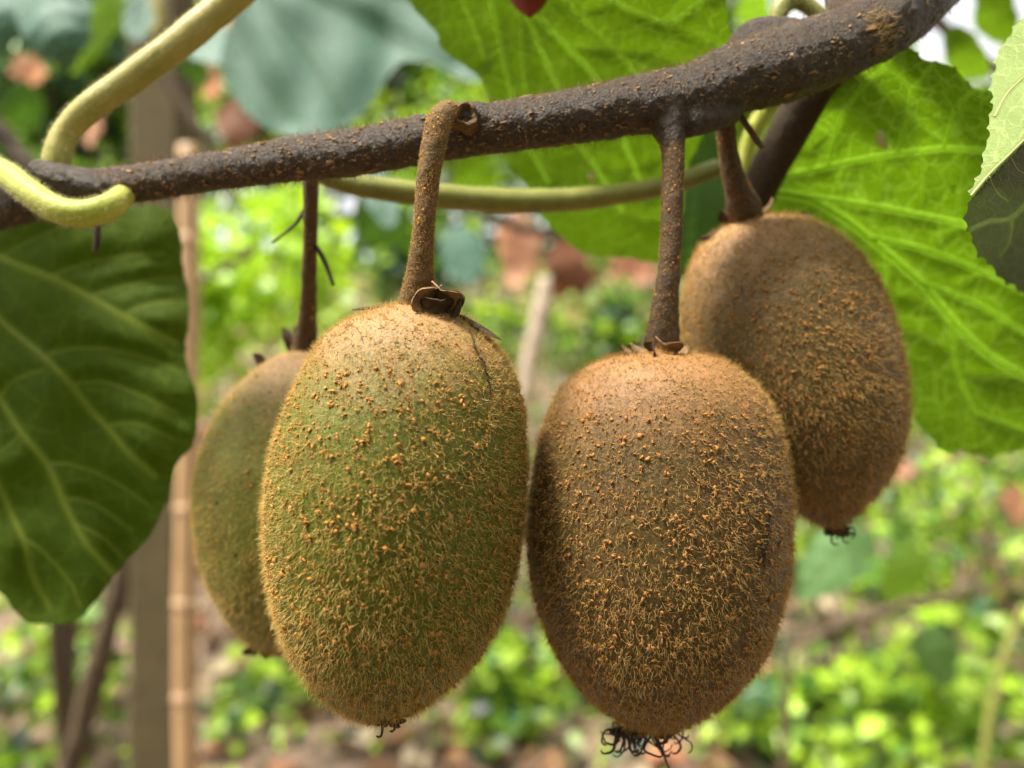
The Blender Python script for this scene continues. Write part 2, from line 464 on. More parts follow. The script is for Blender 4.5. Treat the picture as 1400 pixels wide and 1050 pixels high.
tag(leaf_cloud('leaf_litter', np.stack([xx, yy, ground_z(xx, yy) + rng.uniform(0.005, 0.05, n)], 1), rng.uniform(0.06, 0.14, n), tl, M['litter'], upbias=1.6),
    'dry tan and pinkish fallen leaves scattered on the soil', 'leaf litter', kind='stuff')

def shrub(px, py, d, rpx, w, label, n=420, size=(0.04, 0.09), squash=0.8, group='shrubs growing behind the fruit', gain=1.0):
    c = np.array(P(px, py, d)); r = rpx * d / F
    gz = float(ground_z(c[0], c[1]))
    root = empty('shrub', (c[0], c[1], gz))
    tag(root, label, 'shrub', group)
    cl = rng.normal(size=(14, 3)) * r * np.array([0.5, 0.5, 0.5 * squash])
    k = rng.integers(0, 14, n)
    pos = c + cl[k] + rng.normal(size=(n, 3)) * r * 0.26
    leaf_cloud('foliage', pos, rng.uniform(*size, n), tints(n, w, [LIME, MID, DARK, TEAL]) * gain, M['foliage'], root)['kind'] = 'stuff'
    for q_ in range(4):
        tip = c + cl[q_]
        a0 = np.array([c[0] + rng.normal() * 0.02, c[1] + rng.normal() * 0.02, gz - 0.02])
        mid = (a0 + tip) / 2 + rng.normal(size=3) * 0.05 * r
        cc = catmull(np.array([a0, mid, tip]), 12)
        v, f = tube_geo(cc, np.linspace(0.012, 0.004, 12), 7)
        mesh_obj('stem', v, f, M['stick'], root)
    return root

def tree(px, d, height, crown_r, w, label, n=6500):
    c = np.array(P(px, 525, d)); gz = float(ground_z(c[0], c[1]))
    root = empty('tree', (c[0], c[1], gz))
    tag(root, label, 'tree', 'trees on the slope behind the orchard')
    top = np.array([c[0] + rng.normal() * 0.2, c[1], gz + height * 0.75])
    cc = catmull(np.array([[c[0], c[1], gz - 0.1], [c[0] + rng.normal() * 0.1, c[1], gz + height * 0.4], top]), 16)
    v, f = tube_geo(cc, np.linspace(0.11, 0.04, 16), 10, bump=0.2, bscale=3)
    mesh_obj('trunk', v, f, M['stick'], root)
    ctr = np.array([c[0], c[1], gz + height * 0.58])
    cl = rng.normal(size=(26, 3)); cl = unit(cl) * rng.uniform(0.3, 1, (26, 1)) * crown_r * np.array([1, 1, 0.42 * height / crown_r])
    for q_ in range(5):
        tip = ctr + cl[q_]
        bb = catmull(np.array([cc[8 + q_], (cc[8 + q_] + tip) / 2 + [0, 0, 0.1], tip]), 8)
        v, f = tube_geo(bb, np.linspace(0.045, 0.012, 8), 7)
        mesh_obj('limb', v, f, M['stick'], root)
    k = rng.integers(0, 26, n)
    pos = ctr + cl[k] + rng.normal(size=(n, 3)) * crown_r * 0.2
    leaf_cloud('crown', pos, rng.uniform(0.14, 0.28, n), tints(n, w, [LIME, MID, DARK, TEAL]) * 0.75, M['foliage'], root)['kind'] = 'stuff'

for t_ in [(-350, 12, 5.2, 1.7, [.2, .4, .3, .1], 'broad dark green tree at the far left of the slope'),
           (60, 13, 6.4, 1.9, [.25, .45, .2, .1], 'mid green tree on the slope behind the post'),
           (420, 11.5, 6.0, 1.7, [.4, .4, .1, .1], 'light green tree on the slope behind the teal leaf'),
           (640, 13, 6.6, 1.8, [.55, .3, .05, .1], 'yellow green tree seen below the thick branch at its middle'),
           (860, 12, 5.2, 1.6, [.3, .4, .2, .1], 'leafy tree on the slope behind the brown kiwifruit'),
           (1130, 13.5, 3.6, 1.6, [.35, .4, .15, .1], 'green tree on the slope behind the bright right leaf'),
           (1420, 13, 3.0, 1.5, [.4, .4, .1, .1], 'green tree at the far right with sky showing above'),
           (1750, 12.5, 5.6, 1.8, [.3, .5, .1, .1], 'rounded tree beyond the right edge of the slope'),
           (240, 17, 8.4, 2.6, [.3, .5, .1, .1], 'tall far tree rising over the left trees'),
           (800, 18, 8.6, 2.6, [.3, .5, .1, .1], 'tall far tree rising over the middle trees')]:
    tree(*t_)

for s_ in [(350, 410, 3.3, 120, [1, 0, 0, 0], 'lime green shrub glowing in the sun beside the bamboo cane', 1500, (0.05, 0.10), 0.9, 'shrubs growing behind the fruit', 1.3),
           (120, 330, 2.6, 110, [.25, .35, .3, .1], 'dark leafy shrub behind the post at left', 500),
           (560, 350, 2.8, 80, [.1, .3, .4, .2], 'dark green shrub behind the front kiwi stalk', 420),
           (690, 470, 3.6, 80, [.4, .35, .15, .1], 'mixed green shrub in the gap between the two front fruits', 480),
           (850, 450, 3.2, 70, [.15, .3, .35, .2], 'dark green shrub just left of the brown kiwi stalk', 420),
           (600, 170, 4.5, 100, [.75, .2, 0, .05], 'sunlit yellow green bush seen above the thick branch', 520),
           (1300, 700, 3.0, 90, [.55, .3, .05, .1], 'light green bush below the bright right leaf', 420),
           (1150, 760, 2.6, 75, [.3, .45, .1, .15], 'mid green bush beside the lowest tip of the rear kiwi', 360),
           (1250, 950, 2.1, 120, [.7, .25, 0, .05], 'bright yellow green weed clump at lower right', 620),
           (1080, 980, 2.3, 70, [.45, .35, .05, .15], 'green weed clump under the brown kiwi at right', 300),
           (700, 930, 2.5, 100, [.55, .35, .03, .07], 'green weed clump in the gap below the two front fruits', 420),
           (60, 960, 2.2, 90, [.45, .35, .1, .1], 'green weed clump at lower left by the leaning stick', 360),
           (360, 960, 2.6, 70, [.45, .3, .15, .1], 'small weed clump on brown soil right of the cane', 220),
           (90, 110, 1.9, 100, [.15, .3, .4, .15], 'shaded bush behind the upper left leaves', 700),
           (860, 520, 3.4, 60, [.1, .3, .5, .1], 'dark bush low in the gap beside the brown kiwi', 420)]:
    shrub(*s_)

n = 9000
tx = rng.uniform(-12, 12, n); ty = rng.uniform(10.0, 12.5, n); tz = ground_z(tx, ty) + rng.uniform(0, 1, n) ** 0.8 * (2.3 + 0.5 * np.sin(tx * 1.3))
tag(leaf_cloud('thicket', np.stack([tx, ty, tz], 1), rng.uniform(0.16, 0.30, n), tints(n, [.35, .45, .12, .08], [LIME, MID, DARK, TEAL]), M['foliage']),
    'dense far thicket closing off the top of the slope', 'thicket', kind='stuff')

# added leaves behind and above the camera, out of frame, blocking sky light
n = 4600
cx_ = rng.uniform(-3.2, 3.2, n); cy_ = rng.uniform(-1.9, -0.35, n)
roof = rng.uniform(size=n) < 0.14
cz_ = np.where(roof, rng.uniform(1.75, 2.15, n), rng.uniform(0.3, 2.2, n))
cy_ = np.where(roof, cy_, rng.uniform(-1.9, -1.1, n))
added_sky_blocker = leaf_cloud('added_sky_blocker', np.stack([cx_, cy_, cz_], 1), rng.uniform(0.10, 0.17, n), tints(n, [.1, .6, .3], [LIME, MID, DARK]), M['foliage'], upbias=0.3)
tag(added_sky_blocker, 'added out of frame leaves behind and over the camera that block sky light', 'light blocker', kind='stuff')

# ------------------------------------------------------------------ leaves built one by one
def poly_inside(poly, pts):
    x, y = pts[:, 0], pts[:, 1]
    ins = np.zeros(len(pts), bool)
    j = len(poly) - 1
    for i in range(len(poly)):
        xi, yi = poly[i]; xj, yj = poly[j]
        hit = ((yi > y) != (yj > y)) & (x < (xj - xi) * (y - yi) / (yj - yi + 1e-12) + xi)
        ins ^= hit
        j = i
    return ins

def seg_dist(pts, line):
    best = np.full(len(pts), 1e9)
    for a0, b0 in zip(line[:-1], line[1:]):
        ab = b0 - a0
        t = np.clip(((pts - a0) @ ab) / (ab @ ab + 1e-9), 0, 1)
        best = np.minimum(best, np.linalg.norm(pts - (a0 + t[:, None] * ab), axis=1))
    return best

def build_leaf(name, outline, veins, depth, m, vm, label, step=7.0, teeth=0.0, tooth_gap=28.0, quilt=0.0, qw=14.0, wave=0.0, side=-1.0, group=None, cat='leaf', minor=()):
    """outline, veins in photo pixels at the leaf's own distance; depth(px, py) -> metres.
       side -1: veins stand proud towards the camera (leaf underside seen)."""
    ol = catmull_closed(outline, min(step, 6.0))
    if teeth:
        nxt = np.roll(ol, -1, 0); prv = np.roll(ol, 1, 0)
        tg = unit(nxt - prv); nr = np.stack([tg[:, 1], -tg[:, 0]], 1)
        area = 0.5 * np.sum(ol[:, 0] * nxt[:, 1] - nxt[:, 0] * ol[:, 1])
        if area < 0: nr = -nr
        gap = max(2, int(tooth_gap / min(step, 6.0)))
        k = np.arange(len(ol)) % gap
        amp = np.where(k == 0, teeth, np.where(k == 1, teeth * 0.25, 0.0)) * rng.uniform(0.5, 1.3, len(ol))
        amp += teeth * 0.35 * np.sin(np.arange(len(ol)) * 2 * np.pi / (gap * 2.6))
        ol = ol + nr * amp[:, None] + tg * (amp * 0.5)[:, None]
    mn, mx = ol.min(0), ol.max(0)
    gxx, gyy = np.meshgrid(np.arange(mn[0], mx[0], step), np.arange(mn[1], mx[1], step * 0.87))
    gxx[1::2] += step / 2
    g = np.stack([gxx.ravel(), gyy.ravel()], 1)
    g = g[poly_inside(ol, g)]
    lim = step * 0.6
    dmin = seg_dist(g, np.vstack([ol, ol[:1]]))
    g = g[dmin > lim]
    allp = np.vstack([ol, g])
    nb = len(ol)
    edges = [(i, (i + 1) % nb) for i in range(nb)]
    res = delaunay_2d_cdt([Vector(p) for p in allp], edges, [], 1, 1e-5)
    v2 = np.array([[p.x, p.y] for p in res[0]])
    tris = np.array([f for f in res[2] if len(f) == 3], int)
    vl = [(catmull(np.asarray(v, float)[:, :2], 30), w) for v, w in veins]
    ml = [(catmull(np.asarray(v, float)[:, :2], 16), w) for v, w in minor]
    vd = np.full(len(v2), 1e9); vn = np.zeros(len(v2))
    for ln, w in vl + ml:
        dd = seg_dist(v2, ln)
        vd = np.minimum(vd, dd)
        vn = np.maximum(vn, np.exp(-(dd / (w * 1.3 + 1.2)) ** 2) * min(1.0, 0.25 + 0.3 * w))
    dm = float(np.median(depth(v2[:, 0], v2[:, 1])))
    def surf(p, vdist):
        d = depth(p[:, 0], p[:, 1])
        d = d - side * -1.0 * quilt * (1 - np.exp(-(vdist / qw) ** 2))
        if wave:
            d = d + wave * np.array([noise.noise(Vector((x * 0.012, y * 0.012, dm * 40))) for x, y in p])
        return PN(p[:, 0], p[:, 1], d)
    V = surf(v2, vd)
    s0 = dm / F * 1000
    loc = surf(np.asarray(veins[0][0], float)[:1, :2], np.zeros(1))[0] if veins else V.mean(0)
    o = mesh_obj(name, V, tris, m, loc=loc)
    uvl = o.data.uv_layers.new(name='leaf_mm')
    li = np.empty(len(o.data.loops), np.int32); o.data.loops.foreach_get('vertex_index', li)
    uvl.data.foreach_set('uv', ((v2[li] - v2.mean(0)) * s0).astype(np.float32).ravel())
    at = o.data.attributes.new('vein', 'FLOAT', 'POINT'); at.data.foreach_set('value', vn.astype(np.float32))
    tag(o, label, cat, group)
    for ln, w in vl:
        c = surf(ln, np.zeros(len(ln)))
        r = np.linspace(1.0, 0.45, len(ln)) * w * dm / F
        v, f = ridge_geo(c, r, np.array([0, -1.0, 0]))
        mesh_obj('vein', v, f, vm, o)
    for ln, w in ml:
        c = surf(ln, np.zeros(len(ln)))
        v, f = ridge_geo(c, np.linspace(1.0, 0.5, len(ln)) * w * dm / F, np.array([0, -1.0, 0]), 5)
        mesh_obj('side_vein', v, f, vm, o)
    return o

def plane_depth(d0, cx, cy, gx_=0.0, gy_=0.0, kxx=0.0, kyy=0.0):
    return lambda x, y: d0 + gx_ * (x - cx) + gy_ * (y - cy) + kxx * (x - cx) ** 2 + kyy * (y - cy) ** 2

M['vein_bright'] = mat_plain('bright_leaf_vein', (0.60, 0.72, 0.12), (0.52, 0.64, 0.09), 0.3, 0.55, 0.1, 0.0002, 0.25, trans=0.85)
M['vein_upper'] = mat_plain('sunlit_leaf_vein', (0.52, 0.66, 0.08), (0.45, 0.58, 0.06), 0.3, 0.55, 0.1, 0.0002, 0.25, trans=0.85)
M['vein_dark'] = mat_plain('shaded_leaf_vein', (0.20, 0.25, 0.030), (0.16, 0.20, 0.022), 0.3, 0.6, 0.1, 0.0002, 0.2, trans=0.2)
M['vein_pale'] = mat_plain('pale_leaf_vein', (0.40, 0.42, 0.18), (0.34, 0.36, 0.14), 0.3, 0.7, 0.1, 0.0002, 0.2, trans=0.25)

# bright leaf on the right, underside towards the camera
leaf_b_depth = plane_depth(0.168, 1200, 300, -5.0e-5, 1.1e-4, 0.6e-7, -0.4e-7)
leaf_b = build_leaf('kiwi_leaf',
    [(1046, 264), (1052, 240), (1064, 205), (1082, 165), (1106, 125), (1140, 90), (1185, 66), (1238, 64), (1262, 79), (1288, 88), (1312, 100), (1332, 120), (1357, 134), (1388, 160), (1424, 205),
     (1455, 280), (1475, 380), (1468, 480), (1442, 565), (1405, 611), (1378, 616), (1352, 627), (1332, 619), (1312, 615), (1290, 620), (1270, 596), (1250, 570), (1232, 540), (1190, 500), (1130, 440), (1075, 360), (1045, 300)],
    [([(1045, 262), (1100, 270), (1150, 296), (1190, 327), (1215, 348), (1260, 388), (1310, 447), (1350, 485), (1400, 515), (1455, 545)], 4.4),
     ([(1060, 264), (1130, 272), (1200, 283), (1270, 296), (1325, 309), (1370, 325), (1450, 352)], 2.8),
     ([(1058, 244), (1130, 228), (1200, 214), (1260, 206), (1300, 203), (1350, 205), (1430, 200)], 2.3),
     ([(1192, 325), (1253, 338), (1314, 360), (1368, 382), (1440, 418)], 2.5),
     ([(1258, 386), (1308, 404), (1348, 422), (1400, 454), (1450, 488)], 2.3),
     ([(1302, 440), (1304, 470), (1308, 503), (1322, 540), (1333, 561), (1363, 574), (1415, 592)], 1.8),
     ([(1214, 347), (1211, 396), (1214, 445), (1225, 490)], 1.6)],
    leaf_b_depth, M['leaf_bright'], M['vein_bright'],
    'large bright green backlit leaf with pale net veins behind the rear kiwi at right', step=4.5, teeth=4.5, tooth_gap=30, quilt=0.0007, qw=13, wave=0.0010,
    minor=[([(1290, 203), (1303, 160), (1306, 149), (1325, 128), (1338, 118)], 1.5), ([(1228, 210), (1240, 160), (1247, 124), (1264, 103), (1276, 84)], 1.5),
           ([(1130, 228), (1143, 180), (1155, 152), (1185, 112), (1208, 94), (1228, 70)], 1.5),
           ([(1208, 96), (1226, 106), (1247, 124)], 0.8), ([(1247, 124), (1266, 122), (1290, 131), (1306, 149)], 0.8), ([(1306, 149), (1330, 152), (1346, 168), (1357, 200)], 0.8),
           ([(1185, 112), (1176, 108), (1168, 104)], 1.5), ([(1155, 152), (1172, 160), (1195, 174), (1210, 196), (1226, 208)], 0.9),
           ([(1264, 103), (1288, 112), (1290, 131)], 0.9), ([(1240, 160), (1262, 170), (1285, 190)], 0.9), ([(1325, 128), (1345, 138), (1362, 150)], 0.9),
           ([(1306, 149), (1318, 170), (1335, 186), (1350, 190)], 0.9), ([(1143, 180), (1120, 190), (1105, 205)], 0.9), ([(1247, 124), (1252, 140), (1268, 152), (1285, 160), (1303, 160)], 0.55),
           ([(1200, 214), (1206, 250), (1200, 283)], 0.55), ([(1260, 206), (1262, 250), (1258, 292)], 0.55), ([(1310, 204), (1316, 260), (1312, 306)], 0.55), ([(1150, 224), (1152, 250), (1150, 274)], 0.55),
           ([(1270, 345), (1296, 318), (1310, 307)], 0.55), ([(1330, 366), (1352, 340), (1360, 322)], 0.55), ([(1300, 400), (1325, 384), (1340, 372)], 0.55), ([(1348, 485), (1362, 455), (1372, 438)], 0.55),
           ([(1212, 400), (1250, 408), (1292, 430)], 0.55), ([(1214, 445), (1258, 455), (1306, 485)], 0.55), ([(1310, 510), (1350, 515), (1392, 512)], 0.55), ([(1333, 561), (1330, 585), (1334, 612)], 0.55)])
def patch_on(name, parent, cx, cy, rx, ry, depth, m, off=0.0006, n=18, rot=0.0):
    th = np.linspace(0, 2 * np.pi, n, endpoint=False)
    rr = 1 + 0.22 * rng.normal(size=n)
    vs = [P(cx, cy, float(depth(np.array([cx]), np.array([cy]))[0]) - off * 1.6)]
    for k_, s_ in ((0.6, 1.4), (1.0, 0.4)):
        for t, q_ in zip(th, rr):
            x = cx + k_ * q_ * rx * math.cos(t); y = cy + k_ * q_ * ry * math.sin(t)
            vs.append(P(x, y, float(depth(np.array([x]), np.array([y]))[0]) - off * s_))
    f = [(0, 1 + k_, 1 + (k_ + 1) % n) for k_ in range(n)]
    for k_ in range(n):
        a0, b0 = 1 + k_, 1 + (k_ + 1) % n
        f += [(a0, a0 + n, b0 + n), (a0, b0 + n, b0)]
    return mesh_obj(name, [tuple(v) for v in vs], np.array(f), m, parent)
bq = lambda x, y: leaf_b_depth(x, y) - 0.0032
patch_on('dead_spot', leaf_b, 1206, 190, 8, 15, bq, M['leaf_spot'])
patch_on('yellow_spot', leaf_b, 1303, 258, 4, 6, bq, M['vein_bright'], 0.0003)

# upper middle leaf
leaf_c_depth = plane_depth(0.172, 800, 150, -6.0e-5, 1.1e-4, 0.6e-7, 0.2e-7)
leaf_c = build_leaf('kiwi_leaf',
    [(640, -190), (560, -110), (545, -30), (572, 18), (597, 45), (606, 68), (628, 86), (648, 98), (664, 118), (676, 160), (688, 212), (718, 254), (742, 297), (780, 335), (815, 350), (860, 352), (898, 359),
     (915, 345), (932, 300), (938, 240), (955, 195), (985, 130), (998, 75), (996, 30), (985, -30), (940, -110), (850, -180), (740, -215)],
    [([(655, -170), (720, -80), (773, 0), (845, 72), (869, 103), (890, 150), (905, 210), (915, 260)], 1.3),
     ([(655, -165), (700, -50), (732, 17), (780, 69), (814, 106), (838, 160), (862, 215), (884, 270)], 1.9),
     ([(650, -160), (690, -60), (725, 31), (742, 75), (762, 118), (790, 190), (811, 225), (852, 290)], 1.8),
     ([(650, -150), (662, -40), (671, 0), (684, 62), (695, 113), (715, 180), (750, 250)], 1.7),
     ([(645, -150), (625, -40), (634, 5), (650, 45), (662, 80)], 1.3),
     ([(668, -60), (700, -10), (711, 20), (718, 120), (740, 190)], 1.3),
     ([(660, -165), (760, -80), (842, 0), (880, 20), (917, 31), (951, 7), (985, -15)], 1.6)],
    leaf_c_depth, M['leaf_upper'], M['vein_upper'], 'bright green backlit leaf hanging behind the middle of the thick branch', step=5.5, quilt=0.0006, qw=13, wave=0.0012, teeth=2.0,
    minor=[([(917, 31), (955, 50), (997, 66)], 0.65), ([(845, 72), (880, 70), (920, 84), (960, 110)], 0.65), ([(951, 7), (970, 30), (985, 48)], 0.65), ([(790, 20), (820, 8), (842, 0)], 0.65),
           ([(811, 225), (850, 232), (905, 215)], 0.65), ([(852, 290), (880, 300), (915, 300)], 0.65), ([(780, 69), (812, 64), (840, 68)], 0.65)])
patch_on('pale_spot', leaf_c, 808, 241, 4, 8, lambda x, y: leaf_c_depth(x, y) - 0.0035, M['leaf_spot'])

# dark leaf on the left
leaf_a_depth = plane_depth(0.168, 120, 560, 2.0e-5, -2.0e-5, 2.0e-7, 0.8e-7)
leaf_a = build_leaf('kiwi_leaf',
    [(-90, 285), (-40, 270), (20, 268), (90, 275), (150, 285), (200, 281), (232, 288), (245, 318), (250, 365), (256, 400), (258, 440), (252, 472), (256, 500), (268, 540), (270, 580), (262, 610), (244, 630),
     (236, 655), (226, 690), (206, 730), (180, 760), (156, 786), (136, 815), (112, 842), (88, 853), (62, 853), (40, 850), (20, 835), (3, 812), (-30, 780), (-90, 720), (-140, 600), (-140, 420)],
    [([(-110, 300), (-50, 325), (0, 352), (30, 365), (70, 380), (120, 405), (165, 430), (205, 452), (240, 470)], 3.2),
     ([(-110, 310), (-60, 380), (0, 437), (30, 463), (60, 488), (97, 526), (123, 560), (146, 583), (177, 620), (211, 651)], 3.2),
     ([(-115, 330), (-50, 470), (0, 545), (30, 592), (65, 635), (85, 680), (102, 716), (122, 748), (152, 782)], 3.3),
     ([(-118, 360), (-50, 560), (0, 667), (20, 712), (35, 745), (46, 790), (68, 830)], 3.0)],
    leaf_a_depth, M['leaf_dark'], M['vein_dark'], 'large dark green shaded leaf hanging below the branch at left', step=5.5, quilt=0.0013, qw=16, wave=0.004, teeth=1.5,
    minor=[([(70, 378), (110, 363), (170, 350), (225, 348)], 1.2), ([(125, 405), (170, 392), (210, 383), (245, 382)], 1.2), ([(170, 430), (200, 418), (240, 411)], 1.2),
           ([(60, 486), (100, 477), (150, 478), (200, 490), (245, 508)], 1.2), ([(100, 526), (140, 522), (190, 540), (245, 566)], 1.2), ([(146, 581), (190, 580), (240, 602)], 1.2),
           ([(65, 633), (100, 636), (150, 655), (205, 692)], 1.2), ([(88, 680), (130, 690), (182, 727)], 1.2), ([(104, 716), (140, 735), (168, 762)], 1.2), ([(34, 738), (60, 755), (95, 795), (110, 828)], 1.2),
           ([(0, 352), (40, 330), (90, 310), (150, 300)], 0.9), ([(0, 545), (20, 520), (60, 505)], 1.2), ([(30, 592), (10, 610), (-20, 630)], 0.9)])

# curled pale leaf at the right edge: a ridge runs from lower left to upper right
def leaf_d_depth(x, y):
    s = ((y - 272) + (x - 1325) * 1.05) / 1.45          # px below the ridge
    return 0.109 + np.where(s < 0, -s * 1.5e-4, s * 3.2e-4) + 2.0e-5 * (1400 - x)
leaf_d = build_leaf('kiwi_leaf',
    [(1402, 26), (1378, 52), (1364, 80), (1357, 110), (1357, 142), (1352, 182), (1344, 222), (1330, 262), (1322, 292), (1327, 322), (1340, 346), (1366, 375), (1402, 402), (1450, 425), (1510, 400), (1540, 300), (1530, 180), (1500, 80), (1450, 20)],
    [([(1328, 268), (1352, 240), (1380, 212), (1410, 182), (1470, 120)], 2.4), ([(1360, 160), (1376, 130), (1400, 106), (1440, 70)], 2.2),
     ([(1326, 315), (1352, 303), (1378, 300), (1400, 282), (1440, 230)], 1.8), ([(1384, 300), (1380, 330), (1366, 352)], 1.4)],
    leaf_d_depth, M['leaf_pale'], M['vein_pale'], 'curled pale felted leaf cut off by the right edge of the photo', step=4.5, teeth=5.0, tooth_gap=18, quilt=0.0006, qw=10, wave=0.002,
    minor=[([(1352, 240), (1362, 262), (1378, 275)], 0.9), ([(1380, 212), (1392, 232), (1410, 240)], 0.9)])

leaf_d.data.materials.append(M['leaf_shade'])          # darker green below the ridge paints in the shade under the fold
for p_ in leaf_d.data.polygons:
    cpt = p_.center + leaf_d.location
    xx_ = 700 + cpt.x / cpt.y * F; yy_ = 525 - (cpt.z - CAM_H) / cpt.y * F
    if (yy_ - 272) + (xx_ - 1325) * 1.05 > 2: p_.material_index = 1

# leaf added above the frame, placed to shade the left leaf
build_leaf('kiwi_leaf', [(-160, -250), (-220, -400), (-400, -480), (-600, -460), (-740, -340), (-640, -220), (-440, -170), (-260, -180)],
           [([(-180, -260), (-400, -320), (-680, -340)], 3.0)], lambda x, y: 0.205 - 4.5e-4 * (y + 330), M['leaf_upper'], M['vein_upper'],
           'kiwi leaf added out of frame to shade the dark left leaf', step=12, wave=0.004)

# dark leaf between the two right-hand stalks
build_leaf('kiwi_leaf', [(915, 130), (960, 120), (990, 150), (1000, 205), (996, 270), (985, 330), (950, 372), (915, 372), (900, 300), (905, 200)],
           [([(950, 125), (955, 200), (948, 290), (940, 360)], 2.0)], plane_depth(0.225, 950, 250, 0, 5e-5), M['leaf_deep'], M['leaf_deep'], 'deep green shaded leaf between the two right-hand fruit stalks', step=9, wave=0.003)

def oval_leaf(cx, cy, w, h, rot, d, m, label, gx_=0.0, gy_=0.0, k=0.0, cat='leaf', group=None, name='kiwi_leaf', fold=0.0, point=0.25, rough=0.05):
    """broad ovate leaf, w x h px at depth d, tip pointing along rot (degrees, 0 = down the picture)"""
    th = np.linspace(0, 2 * np.pi, 22, endpoint=False)
    r = 1 + point * np.exp(-((np.minimum(th, 2 * np.pi - th)) / 0.35) ** 2) - 0.18 * np.exp(-((th - np.pi) / 0.35) ** 2)
    r *= 1 + rough * rng.normal(size=22)
    lx = np.sin(th) * r * w / 2; ly = np.cos(th) * r * h / 2
    a = math.radians(rot); ca, sa = math.cos(a), math.sin(a)
    ox = cx + lx * ca - ly * sa; oy = cy + lx * sa + ly * ca
    def vp(x, y):
        return (cx + x * ca - y * sa, cy + x * sa + y * ca)
    vs = [([vp(0, -h * 0.40), vp(w * 0.02, 0), vp(0, h * 0.52)], max(1.2, w * 0.012))]
    for q_ in (-0.25, 0.0, 0.22):
        for s_ in (-1, 1):
            vs.append(([vp(0, h * q_), vp(s_ * w * 0.2, h * (q_ + 0.08)), vp(s_ * w * 0.38, h * (q_ + 0.2))], max(0.8, w * 0.007)))
    def dep(x, y):
        u = ((x - cx) * ca + (y - cy) * sa)
        return d + gx_ * (x - cx) + gy_ * (y - cy) + k * ((x - cx) ** 2 + (y - cy) ** 2) + fold * np.abs(u)
    return build_leaf(name, list(zip(ox, oy)), vs, dep, m, m, label, step=max(5, w / 26), wave=d * 0.02 * (rough / 0.05), quilt=d * 0.003, qw=w * 0.06, group=group, cat=cat)

# big blurred teal leaf behind the branch
build_leaf('kiwi_leaf', [(310, -60), (318, 10), (306, 60), (303, 95), (318, 130), (345, 162), (385, 184), (430, 192), (480, 168), (510, 138), (530, 106), (552, 84), (592, 88), (640, 112), (668, 100), (655, 30), (620, -50), (520, -110), (400, -110)],
           [([(330, -60), (380, 20), (430, 90), (470, 160)], 2.6), ([(360, -40), (460, 10), (540, 60), (620, 90)], 2.2), ([(325, -30), (335, 50), (360, 110), (395, 165)], 2.0), ([(400, -60), (480, -30), (560, 0), (630, 40)], 1.8)],
           lambda x, y: 0.42 - 0.7e-4 * (y - 60) + 0.5e-4 * np.abs(x - 385 - (y - 100) * 0.45) - 0.8e-4 * np.clip(x - 530, 0, 200) * 1.0 + 0.001 * np.sin(x * 0.06 + y * 0.02),
           M['leaf_teal'], M['leaf_teal'], 'big out of focus bluish green leaf above the branch at left', step=8, wave=0.003, quilt=0.003, qw=20)
for a_ in [(75, 25, 100, 120, -20, 0.55, 'leaf_teal', 'blurred bluish dark leaf at the top left corner', 0, -0.8e-4),
           (140, 30, 46, 130, 30, 0.60, 'leaf_lime', 'narrow blurred light green leaf beside the top left dark leaf', 0, 2e-4),
           (8, 20, 50, 110, 10, 0.6, 'leaf_teal', 'blurred teal leaf cut by the left edge at top', 0, -0.8e-4),
           (192, 10, 60, 80, 10, 0.65, 'leaf_teal', 'pale shiny blurred leaf beside the yellowish leaf stalk', 0, -3.5e-4),
           (290, 55, 70, 60, 60, 0.5, 'leaf_teal', 'small shiny blurred leaf left of the big teal leaf', 0, -3.5e-4),
           (265, 90, 60, 34, 60, 0.52, 'leaf_deep', 'small dark green blurred leaf just above the post', 0, 3e-4),
           (30, 145, 60, 70, -30, 0.7, 'leaf_deep', 'dark blurred leaf at left edge above the branch', 0, 3e-4),
           (525, 300, 90, 70, 40, 0.55, 'leaf_deep', 'dark green blurred leaf under the horizontal olive stalk', 0, 4e-4),
           (520, 268, 90, 40, 70, 0.5, 'leaf_teal', 'shiny blurred teal leaf just under the olive stalk', 0, -3.5e-4),
           (632, 345, 60, 80, -15, 0.75, 'leaf_teal', 'shiny blurred leaf right of the front kiwi stalk', 0, -3.5e-4),
           (650, 240, 70, 60, 60, 0.6, 'leaf_upper', 'blurred green leaf under the branch beside the middle leaf', 0, 4e-4),
           (1145, 762, 84, 126, 42, 0.9, 'leaf_mid', 'smooth blurred mid green leaf below the rear kiwi', 0, -5e-4),
           (1278, 892, 60, 92, -25, 1.2, 'leaf_mid', 'blurred green leaf hanging under the thin branch at lower right', 0, 2e-4),
           (1240, 780, 60, 90, 35, 1.2, 'leaf_lime', 'blurred light green leaf above the thin branch at lower right', 0, 2e-4),
           (1365, 20, 90, 60, 70, 0.42, 'leaf_upper', 'blurred green leaf behind the curled pale leaf at top right', 0, 3e-4),
           (1322, 72, 84, 52, 55, 0.36, 'leaf_upper', 'blurred green leaf peeping over the toothed top of the bright leaf', 0, 3e-4),
           (1035, 20, 70, 50, 80, 0.5, 'leaf_lime', 'blurred lime leaf behind the curled young stalk on top', 0, 3e-4),
           (1025, 200, 90, 150, 10, 0.26, 'leaf_upper', 'blurred green leaf behind the dark rear cane', 0, 3e-4)]:
    oval_leaf(a_[0], a_[1], a_[2], a_[3], a_[4], a_[5], M[a_[6]], a_[7], a_[8], a_[9], k=3e-6)

